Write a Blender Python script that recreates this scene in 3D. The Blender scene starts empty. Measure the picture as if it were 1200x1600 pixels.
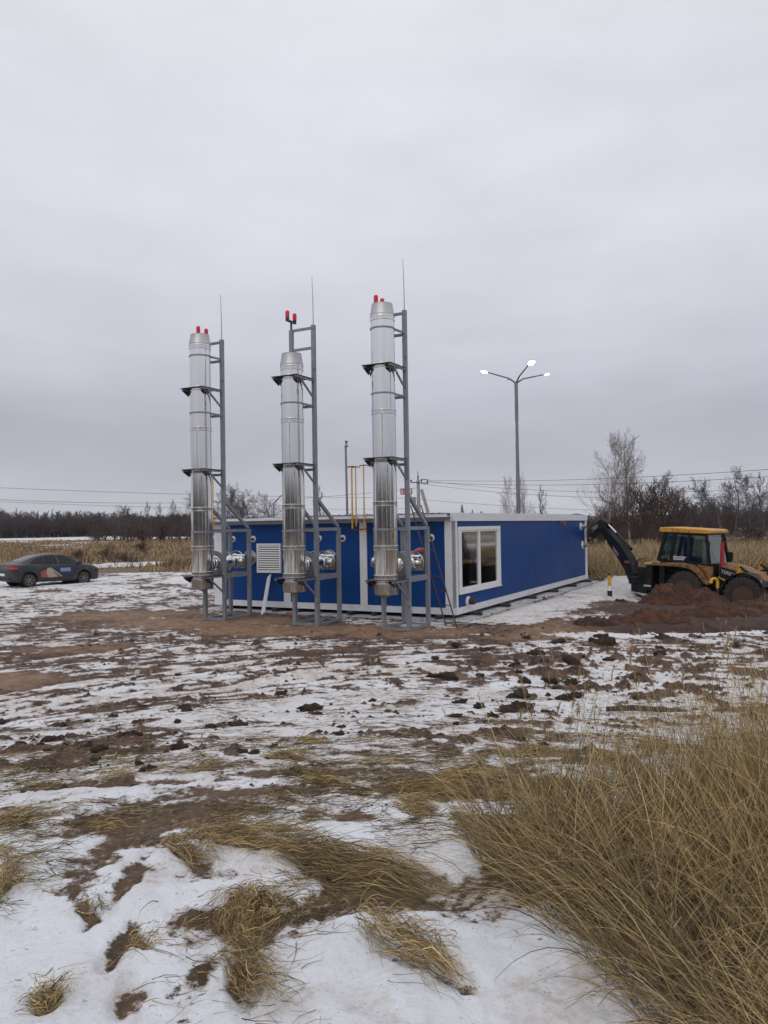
import bpy, math, random
import numpy as np
from mathutils import Vector, Matrix

# ------------------------------------------------------------------ camera, world, sun, exposure
scene = bpy.context.scene
COL = scene.collection
R = math.radians
CAM_H = 2.55
cd = bpy.data.cameras.new("camera"); cam = bpy.data.objects.new("camera", cd); COL.objects.link(cam)
cd.sensor_fit = 'VERTICAL'; cd.sensor_height = 36.0; cd.lens = 36.0 * 1212 / 1600
cd.clip_start = 0.1; cd.clip_end = 9000
cam.matrix_world = Matrix.Translation((0, 0, CAM_H)) @ Matrix.Rotation(R(90) + math.atan(22 / 1212), 4, 'X') @ Matrix.Rotation(R(-0.88), 4, 'Z')
scene.camera = cam

scene.view_settings.view_transform = 'Standard'
scene.view_settings.look = 'None'
scene.view_settings.exposure = 0.10
scene.view_settings.gamma = 1.0
scene.view_settings.use_curve_mapping = False

SUN_EL, SUN_AZ = R(38), R(200)          # behind and to the left of the camera, veiled by cloud
world = bpy.data.worlds.new("World"); scene.world = world; world.use_nodes = True
wt = world.node_tree; wt.nodes.clear()
def wn(t, **k):
    n = wt.nodes.new(t)
    for a, b in k.items(): setattr(n, a, b)
    return n
L = wt.links.new
out = wn('ShaderNodeOutputWorld')
sky = wn('ShaderNodeTexSky', sky_type='NISHITA', sun_disc=False, sun_elevation=SUN_EL, sun_rotation=SUN_AZ)
bsky = wn('ShaderNodeBackground'); bsky.inputs[1].default_value = 0.06; L(sky.outputs[0], bsky.inputs[0])
tc = wn('ShaderNodeTexCoord'); sep = wn('ShaderNodeSeparateXYZ'); L(tc.outputs['Generated'], sep.inputs[0])
ramp = wn('ShaderNodeValToRGB'); cr = ramp.color_ramp; cr.interpolation = 'B_SPLINE'
stops = [(0.0, (.60, .605, .655)), (.03, (.565, .57, .625)), (.085, (.43, .435, .50)), (.15, (.475, .48, .55)), (.25, (.64, .645, .725)),
         (.40, (.725, .73, .80)), (.56, (.755, .76, .82)), (1.0, (.86, .865, .90))]
while len(cr.elements) < len(stops): cr.elements.new(.5)
for e, (p, c) in zip(cr.elements, stops): e.position = p; e.color = (*c, 1)
# the cloud sheet: low broad streaks, stretched sideways, bending the elevation they sit at
mp = wn('ShaderNodeMapping'); mp.inputs['Scale'].default_value = (1.3, 1.3, 8.0); L(tc.outputs['Generated'], mp.inputs[0])
nz = wn('ShaderNodeTexNoise'); nz.inputs['Scale'].default_value = 1.7; nz.inputs['Detail'].default_value = 5; nz.inputs['Roughness'].default_value = .55; L(mp.outputs[0], nz.inputs[0])
m1 = wn('ShaderNodeMath', operation='MULTIPLY_ADD'); L(nz.outputs[0], m1.inputs[0]); m1.inputs[1].default_value = .13; L(sep.outputs[2], m1.inputs[2])
m2 = wn('ShaderNodeMath', operation='SUBTRACT', use_clamp=True); L(m1.outputs[0], m2.inputs[0]); m2.inputs[1].default_value = .065; L(m2.outputs[0], ramp.inputs[0])
mp2 = wn('ShaderNodeMapping'); mp2.inputs['Scale'].default_value = (2.0, 2.0, 5.5); L(tc.outputs['Generated'], mp2.inputs[0])
nz2 = wn('ShaderNodeTexNoise'); nz2.inputs['Scale'].default_value = 2.2; nz2.inputs['Detail'].default_value = 6; nz2.inputs['Roughness'].default_value = .5; L(mp2.outputs[0], nz2.inputs[0])
mr = wn('ShaderNodeMapRange'); L(nz2.outputs[0], mr.inputs[0]); mr.inputs[1].default_value = .3; mr.inputs[2].default_value = .7; mr.inputs[3].default_value = .93; mr.inputs[4].default_value = 1.05
vm = wn('ShaderNodeVectorMath', operation='SCALE'); L(ramp.outputs[0], vm.inputs[0]); L(mr.outputs[0], vm.inputs['Scale'])
bcl = wn('ShaderNodeBackground'); bcl.inputs[1].default_value = 1.0; L(vm.outputs[0], bcl.inputs[0])
mix = wn('ShaderNodeMixShader'); mix.inputs[0].default_value = .93; L(bsky.outputs[0], mix.inputs[1]); L(bcl.outputs[0], mix.inputs[2]); L(mix.outputs[0], out.inputs[0])

sd = bpy.data.lights.new("sun", 'SUN'); sd.energy = 0.5; sd.angle = R(40); sd.color = (1, .97, .93)
sun = bpy.data.objects.new("sun", sd); COL.objects.link(sun)
# light travels from the sun: azimuth measured clockwise from +Y
_d = Vector((math.sin(SUN_AZ) * math.cos(SUN_EL), math.cos(SUN_AZ) * math.cos(SUN_EL), math.sin(SUN_EL)))
sun.rotation_euler = _d.to_track_quat('Z', 'Y').to_euler()
sun.location = (0, -5, 40)

rng = np.random.default_rng(7)
random.seed(7)

# ------------------------------------------------------------------ noise and ground shape (numpy)
def _hash(ix, iy, seed):
    h = (ix.astype(np.int64) * 374761393 + iy.astype(np.int64) * 668265263 + seed * 974711) & 0xffffffff
    h = ((h ^ (h >> 13)) * 1274126177) & 0xffffffff
    return (h ^ (h >> 16)) & 0xffff
def perlin(x, y, seed=0):
    x = np.asarray(x, float); y = np.asarray(y, float)
    ix = np.floor(x); iy = np.floor(y); fx = x - ix; fy = y - iy
    ux = fx * fx * fx * (fx * (fx * 6 - 15) + 10); uy = fy * fy * fy * (fy * (fy * 6 - 15) + 10)
    def gr(dx, dy):
        a = _hash(ix + dx, iy + dy, seed) * (2 * math.pi / 65536)
        return np.cos(a) * (fx - dx) + np.sin(a) * (fy - dy)
    a = gr(0, 0); b = gr(1, 0); c = gr(0, 1); d = gr(1, 1)
    return 1.5 * ((a * (1 - ux) + b * ux) * (1 - uy) + (c * (1 - ux) + d * ux) * uy)
def fbm(x, y, sc, octv=4, seed=0, gain=.5):
    s = 0; a = 1; t = 0
    for i in range(octv):
        s = s + a * perlin(x / sc + 17.3 * i, y / sc - 9.1 * i, seed + i); t += a; a *= gain; sc *= .5
    return s / t
def sst(a, b, x):
    t = np.clip((np.asarray(x, float) - a) / (b - a), 0, 1); return t * t * (3 - 2 * t)
CX, CY = 1.992, 21.707                     # near corner of the blue building
UX, UY = math.sin(R(28.06)), math.cos(R(28.06))
THETA = math.atan2(UY, UX)
def W(u, v, z=0.0):                        # u: along the side wall, away from us; v: along the front wall, to the left
    return Vector((CX + UX * u - UY * v, CY + UY * u + UX * v, z))
def uv_of(x, y):
    dx = x - CX; dy = y - CY
    return dx * UX + dy * UY, -dx * UY + dy * UX
def seg_dist(x, y, pts):
    best = np.full(np.shape(x), 1e9)
    for (ax, ay), (bx, by) in zip(pts[:-1], pts[1:]):
        dx, dy = bx - ax, by - ay; t = np.clip(((x - ax) * dx + (y - ay) * dy) / (dx * dx + dy * dy), 0, 1)
        best = np.minimum(best, np.hypot(x - ax - t * dx, y - ay - t * dy))
    return best
def base_z(x, y):
    x = np.asarray(x, float); y = np.asarray(y, float)
    d = np.hypot(x, y)
    z = .95 * (1 - sst(3, 13, d))
    q = sst(0, 1, 1 - np.hypot((x - 12.5) / 6.5, (y - 28) / 6))
    z = z - .62 * np.minimum(1, q * 1.6)
    u, v = uv_of(x, y)
    nb = sst(-1.5, -.6, u) * (1 - sst(15.8, 17, u)) * sst(-1.2, -.6, v) * (1 - sst(9.2, 10.4, v))
    z = z - .12 * nb
    z = z + .35 * sst(60, 120, d) * fbm(x, y, 60, 2, 91)
    return z
CL = [(-.62, 3.98, -.35, .75, .17, 420, 'long flattened straw tuft at the upper end of the large combed clump', .1),
      (-.14, 3.55, -.72, 1.05, .26, 900, 'largest combed clump of flattened straw in the middle of the snow', .3),
      (-.56, 3.18, -1.45, .55, .24, 520, 'straw clump with hanging strands, left of the middle of the near snow', -.3),
      (-.52, 2.74, -1.35, .52, .11, 380, 'narrow straw strand trailing down to the lower edge of the picture', .5),
      (.10, 2.85, -.85, .62, .15, 420, 'straw clump in the near snow, closest to the tall grass', -.2),
      (-.98, 3.85, -1.05, .55, .13, 320, 'thin curved straw clump left of the large combed clump', .3),
      (.30, 4.95, -.2, .62, .22, 420, 'straw mat just left of the tall grass', .3),
      (.62, 5.35, .15, .55, .16, 240, 'straw mat at the back corner of the tall grass', -.3),
      (-.42, 5.25, -.5, .45, .14, 160, 'thin brown straw mat in the middle of the thawed snow', .3),
      (-.78, 6.15, -.6, .5, .20, 260, 'rounded straw clump beside the dark mud streak', .4),
      (-1.30, 5.8, .3, .36, .13, 120, 'small straw clump left of the rounded one', .1),
      (-2.2, 4.55, .6, .6, .14, 300, 'straw clump at the left edge, uppermost of three', .5),
      (-1.78, 3.55, -1.2, .5, .16, 330, 'straw clump at the left edge, middle one of three', .4),
      (-1.15, 2.62, -1.1, .22, .09, 180, 'small straw tuft at the lower left corner of the snow', .4),
      (-1.95, 5.6, -.3, .32, .11, 110, 'small straw tuft in the mud streak on the left', .3),
      (.15, 4.5, -.6, .35, .10, 140, 'little reddish straw tuft above the near snow', .3),
      (1.2, 6.2, .1, .7, .22, 160, 'sparse straw mat behind the tall grass', .1),
      (.0, 5.9, .2, .5, .12, 90, 'faint straw streak across the thawed snow', .1),
      (-.95, 2.98, -.6, .16, .06, 70, 'tiny straw tuft with one long bent stalk', .5),
      (2.5, 6.7, .2, .8, .25, 160, 'sparse straw at the right edge behind the tall grass', .1),
      (.16, 4.62, -.7, .34, .10, 130, 'short curled straw tuft below the mat beside the tall grass', .6),
      (.75, 4.85, .5, .40, .13, 160, 'straw tuft tucked against the shoulder of the tall grass', .4),
      (-1.55, 4.35, -.5, .35, .10, 110, 'reddish straw tuft in the dirty snow left of the combed clump', .2),
      (-1.25, 3.25, -1.0, .22, .07, 70, 'small straw tuft between the left edge and the hanging strands', .4),
      (-.62, 6.9, .2, .4, .14, 110, 'straw tuft among dark clods above the mud streak', .2)]
CLUMP_BEDS = [(c[0], c[1], c[2], c[3], c[4]) for c in CL]
TRACKS = [[(-9.5, 12.0), (-7.2, 15.2), (-4.5, 17.6), (-1.0, 18.6), (3.0, 18.2)],
          [(-11.0, 13.2), (-8.4, 16.6), (-5.2, 18.9), (-1.5, 19.7)],
          [(-12.5, 17.5), (-9.0, 20.8), (-5.5, 21.3), (-2.6, 20.4)],
          [(-13.5, 19.5), (-9.6, 22.5), (-6.2, 22.6)],
          [(-8.0, 9.5), (-5.6, 12.8), (-2.0, 15.4), (2.5, 16.4), (6.5, 15.6)],
          [(-7.0, 8.4), (-4.4, 11.4), (-1.0, 13.6), (3.0, 14.4), (6.8, 13.9)]]
# patches of bare soil: x, y, radius x, radius y, strength
PATCH = [(-1.2, 3.55, .06, .38, .09), (-1.03, 2.98, .05, .25, .08), (-.88, 2.66, .08, .12, .08), (-1.45, 4.4, .5, .22, .035), (-.3, 4.45, .35, .14, .03), (-.9, 5.1, .5, .14, .04),
         (-7.8, 23.2, 2.6, 1.5, .10), (-5.0, 21.2, 3.0, 1.5, .15), (-2.4, 19.4, 2.6, 1.2, .20), (.5, 18.6, 2.0, 1.0, .15),
         (-6.6, 13.2, 1.1, 1.0, .13), (-6.6, 16.8, 1.8, .8, .06),
         (5.0, 18.7, 2.0, 1.2, .15), (7.4, 19.4, 3.2, 1.2, .24), (10.8, 22.8, 4.4, 3.2, .3), (15, 25, 4, 4, .25), (3.4, 17.6, 1.4, .9, .1),
         (1.1, 13.0, .5, .35, .08), (1.6, 9.5, .6, .25, .07), (-2.1, 5.45, .9, .14, .08), (-.7, 5.6, .6, .13, .08), (-4.2, 9.3, 1.6, .5, .05),
         (-2.3, 8.6, 1.6, .35, .05), (-3.2, 7.6, 1.5, .25, .06), (3.4, 10.8, 1.6, 1.2, .015), (5.0, 13.5, 2.6, 1.6, .02), (-3.1, 6.6, 1.0, .25, .06), (.9, 7.4, 1.2, .5, .04),
         (.45, 5.0, .9, .28, .05), (3.0, 3.6, 1.9, 1.5, .10)]
def ground(x, y, full=False):
    x = np.asarray(x, float); y = np.asarray(y, float)
    d = np.hypot(x, y); u, v = uv_of(x, y)
    far = sst(30, 70, d)
    base = base_z(x, y)
    n73 = .8 * fbm(x, y, .13, 4, 75)
    # wheel ruts
    tr = np.full(x.shape, 9.)
    for t in TRACKS: tr = np.minimum(tr, seg_dist(x, y, t))
    rut = np.exp(-(tr / .22) ** 2)
    mid = sst(3.9, 7.2, d + .9 * fbm(x, y, 1.3, 3, 8))
    # frozen, churned mud
    wx = x + .35 * fbm(x, y, .9, 2, 5); wy = y + .35 * fbm(x, y, .9, 2, 6)
    big = fbm(wx, wy, 2.3, 3, 11)
    cl = fbm(wx, wy, .62, 4, 21)
    clod = np.maximum(0, fbm(wx, wy, .30, 4, 31) - .06)
    rough = .45 + .55 * sst(-.25, .35, fbm(x, y, 3.0, 2, 41))
    strk = fbm(wx * .45 + wy * .2, wy * 1.5 - wx * .25, .42, 4, 35)
    mud = .018 * big + .040 * strk * mid + (.050 * cl + .24 * clod * clod + .05 * clod) * rough * (.45 + .55 * mid) + .010 * fbm(x, y, .07, 2, 45) + .030 * mid * fbm(wx, wy, .24, 4, 46)
    # snow lies in the hollows
    snow_s = (.030 - .014 * mid) * fbm(x, y, 1.6, 2, 51) + .030 * (1 - mid) * fbm(x, y, .42, 3, 53) + (.024 - .010 * mid) * fbm(x, y, .26, 3, 52) + .008 * fbm(x, y, .09, 2, 56)
    T = .014 + .010 * mid + .014 * fbm(x, y, 1.1, 3, 61)
    T = T - .030 * sst(.12, .38, fbm(x + 3, y, .95, 4, 67)) * sst(2.4, 3.4, d) * (1 - mid)
    T = T + .020 * (1 - sst(2.6, 5.6, d + .8 * fbm(x, y, .8, 3, 9)))
    T = T - .022 * sst(11, 18, d) * (1 - sst(34, 46, d)) + .010 * mid - .016 * sst(.0, .35, fbm(x, y, 4.5, 3, 63)) * sst(8, 14, d) * (1 - sst(40, 50, d))
    pt = 0
    n71 = .35 * fbm(x, y, .9, 3, 71) + .25 * fbm(x, y, .3, 3, 72)
    for (px, py, rx, ry, st) in PATCH:
        q = np.hypot((x - px) / rx, (y - py) / ry) + n71 * min(1, .35 + rx * ry)
        q = q + n73 * (1.0 if rx * ry < .5 else .4)
        pt = np.maximum(pt, (st if (px > 6 and py > 18) else st * .5) * (1 - sst(.35, 1.25, q)))
    T = T - pt
    T = T - .03 * np.exp(-(tr / .5) ** 2) * sst(-.3, .2, fbm(x, y, 1.2, 3, 73)) + .022 * np.cos(tr * 18 + 1.5 * fbm(x, y, 2, 2, 74)) * np.exp(-(tr / 1.1) ** 2) * mid
    T = T - .014 * sst(4.2, 5.2, d) * (1 - sst(8, 10, d)) - .012 * sst(8, 12, d) * (1 - sst(26, 40, d)) * sst(-.25, .25, fbm(x, y, 2.6, 3, 69))
    T = T - .02 * np.exp(-(tr / .8) ** 2) * mid * sst(-.35, .1, fbm(x, y, .9, 3, 79))
    mud = mud - .045 * rut * mid
    mud = mud - .30 * np.exp(-(seg_dist(x, y, [(4.4, 18.1), (7, 18.3), (10.8, 19.0), (14, 19.4)]) / .55) ** 2)
    rg = np.exp(-((x - 4.6) / 3.6) ** 2 - ((y - 13.2) / 4.2) ** 2); c2 = np.maximum(0, fbm(wx, wy, .42, 4, 49) - .02); mud = mud + rg * (.30 * c2 - .02)
    mud = mud + (1 - mid) * .030 * fbm(x, y, .5, 3, 48)
    pth = (sst(-2.9, -2.4, v) * (1 - sst(-.75, -.4, v)) * sst(-1.6, -.9, u) * (1 - sst(17, 19, u)))     # trodden snow beside the side wall
    T = T + .030 * pth; mud = mud * (1 - .55 * pth)
    nb = sst(-1.0, -.5, u) * (1 - sst(15.8, 16.5, u)) * sst(-.5, -.35, v) * (1 - sst(9.2, 9.8, v))
    T = T - .12 * nb
    tall = sst(.0, .35, (x - (.34 + (3.85 - y) * .30))) * (1 - sst(4.1, 4.8, y - .08 * x)) * sst(1.0, 1.5, y + x)
    T = T - .05 * tall
    cs = 0; n77 = .4 * fbm(x, y, .25, 3, 77)
    for (px, py, pa, pl, pw) in CLUMP_BEDS:
        ca, sa = math.cos(pa), math.sin(pa); lx = (x - px) * ca + (y - py) * sa; ly = -(x - px) * sa + (y - py) * ca
        cs = np.maximum(cs, 1 - sst(.45, 1.25, n73 * .5 + np.hypot(lx / (pl * .46), ly / (pw * .52)) + n77))
    T = T - .045 * cs
    T = T - .15 * far
    # broken strips of snow on the far fields
    strip = sst(.20, .34, fbm(x, y, 22, 3, 81)) * sst(38, 60, d) + sst(205, 225, y) * (1 - sst(300, 320, y)) * (1 - sst(-60, -20, x)) + sst(40, 43, y) * (1 - sst(47, 49, y)) * sst(12, 18, x) * 0
    strip = strip + np.exp(-((y - 108 - .05 * x) / 7) ** 2) * sst(30, 45, x)
    edge = sst(30, 38, d) * (1 - sst(44, 52, d + 8 * fbm(x, y, 7, 3, 84))) * (1 - sst(-9, -4, x)) * (.035 + .10 * fbm(x, y, 2.2, 4, 83))
    T = T + .2 * np.clip(strip, 0, 1) * far + edge
    cam_side = 1 - sst(-1.0, 0.4, y)
    diff = (snow_s + T) - mud
    snow = sst(-.022, .026, diff)
    depth = np.maximum(0, diff)
    h = base + mud + np.where(diff > 0, np.minimum(depth, .12), 0)
    if full:
        red = np.clip(pt / .06, 0, 1) * sst(10, 16, d) * (1 - far)
        dark = sst(3.2, 6.0, x) * sst(15, 18, y) * (1 - sst(30, 36, y))
        brown = np.clip(red, 0, 1)
        dirty = np.clip((.52 + .75 * fbm(x, y, 1.3, 4, 101) + .35 * np.exp(-(tr / .55) ** 2) * mid) * mid + .10 * fbm(x, y, .8, 3, 102)+ .35 * sst(.018, 0, diff) , 0, 1)
        dirty = np.clip(dirty + .30 * pth + .35 * pth * fbm(x, y, .5, 3, 107) + .5 * (1 - mid) * sst(.0, .3, fbm(x, y, .7, 4, 109)), 0, 1)
        fieldm = np.clip(far, 0, 1); tall = np.maximum(np.maximum(tall, .9 * cs), .55 * (1 - sst(4.5, 8.5, d + fbm(x, y, 1.1, 3, 15))))
        return h, snow, brown, dark, dirty, fieldm, tall
    return h
def gz(x, y): return float(ground(np.array([x]), np.array([y]))[0])

# ------------------------------------------------------------------ materials
def material(name, color, rough=.6, metal=0., var=.0, vscale=5., bump=.0, bscale=40., spec=.5, dirt=None, dirt_amt=0., stretch=None, coat=0., aniso=0., attr=None):
    m = bpy.data.materials.new(name); m.use_nodes = True; t = m.node_tree; n = t.nodes; b = n['Principled BSDF']
    b.inputs['Roughness'].default_value = rough; b.inputs['Metallic'].default_value = metal
    b.inputs['Specular IOR Level'].default_value = spec; b.inputs['Coat Weight'].default_value = coat
    co = n.new('ShaderNodeTexCoord'); src = co.outputs['Object']
    if stretch:
        mp = n.new('ShaderNodeMapping'); mp.inputs['Scale'].default_value = stretch; t.links.new(src, mp.inputs[0]); src = mp.outputs[0]
    last = None
    rgb = n.new('ShaderNodeRGB'); rgb.outputs[0].default_value = (*color, 1); last = rgb.outputs[0]
    if attr:
        at = n.new('ShaderNodeAttribute'); at.attribute_name = attr
        mx = n.new('ShaderNodeMix'); mx.data_type = 'RGBA'; mx.blend_type = 'MULTIPLY'; mx.inputs[0].default_value = 1
        t.links.new(last, mx.inputs[6]); t.links.new(at.outputs['Color'], mx.inputs[7]); last = mx.outputs[2]
    if var > 0:
        z = n.new('ShaderNodeTexNoise'); z.inputs['Scale'].default_value = vscale; z.inputs['Detail'].default_value = 5; t.links.new(src, z.inputs[0])
        r = n.new('ShaderNodeMapRange'); r.inputs[1].default_value = .3; r.inputs[2].default_value = .7; r.inputs[3].default_value = 1 - var; r.inputs[4].default_value = 1 + var
        t.links.new(z.outputs[0], r.inputs[0])
        v = n.new('ShaderNodeVectorMath'); v.operation = 'SCALE'; t.links.new(last, v.inputs[0]); t.links.new(r.outputs[0], v.inputs['Scale']); last = v.outputs[0]
    if dirt is not None:
        z = n.new('ShaderNodeTexNoise'); z.inputs['Scale'].default_value = vscale * 2.3; z.inputs['Detail'].default_value = 7; z.inputs['Roughness'].default_value = .65; t.links.new(src, z.inputs[0])
        r = n.new('ShaderNodeMapRange'); r.inputs[1].default_value = .62 - .35 * dirt_amt; r.inputs[2].default_value = .75 - .2 * dirt_amt; t.links.new(z.outputs[0], r.inputs[0])
        mx = n.new('ShaderNodeMix'); mx.data_type = 'RGBA'; t.links.new(r.outputs[0], mx.inputs[0]); t.links.new(last, mx.inputs[6]); mx.inputs[7].default_value = (*dirt, 1); last = mx.outputs[2]
    t.links.new(last, b.inputs['Base Color'])
    if bump > 0:
        z = n.new('ShaderNodeTexNoise'); z.inputs['Scale'].default_value = bscale; z.inputs['Detail'].default_value = 4; t.links.new(src, z.inputs[0])
        bp = n.new('ShaderNodeBump'); bp.inputs['Strength'].default_value = bump; bp.inputs['Distance'].default_value = .02; t.links.new(z.outputs[0], bp.inputs['Height']); t.links.new(bp.outputs[0], b.inputs['Normal'])
    return m
M = {}
M['blue'] = material('blue_panel', (.003, .050, .21), .5, var=.12, vscale=.8, bump=.04, bscale=3, spec=.22)
M['white'] = material('white_trim', (.74, .75, .78), .42, var=.05, vscale=1.5, dirt=(.62, .61, .60), dirt_amt=.2)
M['white_clean'] = material('white_plastic', (.80, .80, .79), .35, var=.03)
M['soffit'] = material('grey_sheet', (.42, .44, .47), .45, var=.08)
M['roofblue'] = material('blue_roof_sheet', (.01, .05, .26), .35, var=.12)
M['grey'] = material('grey_steel_paint', (.22, .24, .265), .45, var=.14, vscale=3, dirt=(.14, .10, .07), dirt_amt=.12, bump=.06, bscale=60)
M['darksteel'] = material('dark_steel', (.035, .037, .045), .5, var=.2, vscale=6)
M['steel'] = material('stainless_steel', (.76, .755, .74), .10, metal=1., var=.04, vscale=1.2, bump=.35, bscale=1.0, stretch=(3.2, 3.2, .22))
M['steel_cap'] = material('brushed_steel', (.52, .52, .51), .5, metal=1., var=.08, vscale=2)
M['steel_dull'] = material('dull_stainless', (.52, .49, .44), .30, metal=1., var=.2, vscale=4, bump=.35, bscale=5, stretch=(3, 3, 1), dirt=(.22, .17, .12), dirt_amt=.45)
M['steel_band'] = material('bright_steel_band', (.82, .81, .79), .22, metal=1.)
M['seam'] = material('dark_seam', (.10, .09, .09), .5, metal=.6)
M['capgrey'] = material('zinc_cap', (.34, .35, .35), .42, metal=.7, var=.15, bump=.1, bscale=10)
M['rust'] = material('rusty_iron', (.075, .035, .026), .8, var=.4, vscale=14, bump=.3, bscale=60)
M['yellow_pipe'] = material('yellow_gas_paint', (.62, .36, .03), .45, var=.15, vscale=6)
M['orange_rust'] = material('orange_rusty_pipe', (.22, .09, .035), .7, var=.3, vscale=15)
M['pink'] = material('faded_red_sleeve', (.45, .13, .14), .7, var=.25, vscale=12)
M['concrete'] = material('concrete', (.27, .26, .24), .9, var=.25, vscale=3, bump=.4, bscale=25, dirt=(.55, .56, .58), dirt_amt=.75)
M['black'] = material('black_rubber', (.018, .018, .02), .65, var=.2, bump=.15, bscale=30)
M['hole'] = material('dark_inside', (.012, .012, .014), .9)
M['chrome'] = material('chrome_rod', (.75, .75, .78), .18, metal=1.)
M['pole_dark'] = material('galvanised_pole', (.20, .20, .235), .45, metal=.3, var=.25, vscale=2, stretch=(1, 1, .4))
M['pole_conc'] = material('concrete_pole', (.36, .35, .36), .9, var=.15, vscale=3)
M['cat_yellow'] = material('machine_yellow', (.55, .27, .015), .5, var=.15, vscale=3, dirt=(.14, .075, .04), dirt_amt=.3)
M['cat_muddy'] = material('machine_yellow_muddy', (.36, .18, .05), .7, var=.25, vscale=3, dirt=(.085, .048, .030), dirt_amt=.75)
M['cat_black'] = material('machine_black', (.008, .008, .010), .6, spec=.25, var=.3, vscale=3, dirt=(.06, .045, .035), dirt_amt=.2)
M['tyre'] = material('muddy_tyre', (.022, .021, .021), .85, var=.3, vscale=6, bump=.5, bscale=25, dirt=(.10, .058, .036), dirt_amt=.42)
M['rim_mud'] = material('muddy_rim', (.085, .050, .034), .8, var=.3, vscale=6, dirt=(.085, .045, .027), dirt_amt=.6)
M['red'] = material('red_paint', (.42, .02, .03), .5, var=.2, vscale=5)
M['soil'] = material('wet_soil', (.085, .031, .012), .9, var=.45, vscale=2.2, bump=1.0, bscale=9, dirt=(.028, .014, .010), dirt_amt=.6)
M['clod'] = material('dark_mud', (.042, .022, .013), .8, var=.5, vscale=9, bump=.8, bscale=60, dirt=(.11, .07, .05), dirt_amt=.25)
M['straw'] = material('dry_straw', (.50, .39, .19), .65, attr='tint')
M['reed'] = material('dry_field_grass', (.46, .34, .18), .8, attr='tint')
M['twig'] = material('bare_twigs', (.080, .068, .070), .9, var=.15)
M['twig_brown'] = material('brown_brush', (.085, .056, .048), .9, var=.2, vscale=.5)
M['bark_birch'] = material('birch_bark', (.56, .53, .47), .8, var=.1, vscale=2, dirt=(.05, .045, .04), dirt_amt=.42, stretch=(1, 1, 1.5))
M['birch_twig'] = material('birch_twigs', (.27, .215, .205), .85, var=.15)
M['needle'] = material('dark_needles', (.022, .030, .022), .9, var=.3, vscale=1)
M['car'] = material('dark_grey_metallic_paint', (.035, .038, .042), .40, metal=.25, var=.12, vscale=1.2, coat=.15, dirt=(.075, .07, .065), dirt_amt=.35)
M['alloy'] = material('dirty_alloy', (.22, .21, .20), .5, metal=.5, var=.2, vscale=9)
M['orange'] = material('orange_print', (.30, .10, .05), .45); M['cream'] = material('cream_print', (.42, .34, .24), .45)
M['navy'] = material('navy_print', (.02, .035, .10), .45); M['pale'] = material('pale_lettering', (.33, .40, .50), .5)
M['letter'] = material('white_lettering', (.52, .53, .55), .5, var=.2, vscale=20)
M['wood'] = material('old_wood', (.05, .033, .024), .9, var=.3, vscale=8, bump=.4, bscale=20)
M['tank'] = material('grey_enamel', (.62, .66, .64), .5, var=.15, vscale=1)
M['paperwhite'] = material('off_white_board', (.66, .60, .58), .6)
def glass(name, col, rough, alpha):
    m = bpy.data.materials.new(name); m.use_nodes = True; t = m.node_tree; n = t.nodes; n.clear()
    o = n.new('ShaderNodeOutputMaterial'); g = n.new('ShaderNodeBsdfGlossy'); g.inputs['Roughness'].default_value = rough; g.inputs['Color'].default_value = (.9, .92, .93, 1)
    tr = n.new('ShaderNodeBsdfTransparent'); tr.inputs[0].default_value = (*col, 1)
    f = n.new('ShaderNodeFresnel'); f.inputs[0].default_value = 1.5
    ad = n.new('ShaderNodeMath'); ad.operation = 'ADD'; ad.inputs[1].default_value = alpha; t.links.new(f.outputs[0], ad.inputs[0])
    mx = n.new('ShaderNodeMixShader'); t.links.new(ad.outputs[0], mx.inputs[0]); t.links.new(tr.outputs[0], mx.inputs[1]); t.links.new(g.outputs[0], mx.inputs[2]); t.links.new(mx.outputs[0], o.inputs[0])
    return m
M['glass'] = glass('window_glass', (.72, .76, .74), .05, .34)
M['glass_car'] = glass('tinted_glass', (.30, .38, .38), .03, .10)
M['glass_cab'] = glass('green_cab_glass', (.42, .56, .50), .05, .09)
def emis(name, col, s, base=(.3, .0, .01)):
    m = bpy.data.materials.new(name); m.use_nodes = True; b = m.node_tree.nodes['Principled BSDF']
    b.inputs['Base Color'].default_value = (*base, 1); b.inputs['Emission Color'].default_value = (*col, 1); b.inputs['Emission Strength'].default_value = s; b.inputs['Roughness'].default_value = .3
    return m
M['redlamp'] = emis('red_lamp_glass', (.9, .01, .06), .10, (.55, .01, .03))
M['led'] = emis('lit_led', (1, .97, .86), 30, (.8, .8, .8))
M['tail'] = emis('tail_light', (.8, .02, .06), .05, (.42, .02, .04))

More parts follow.
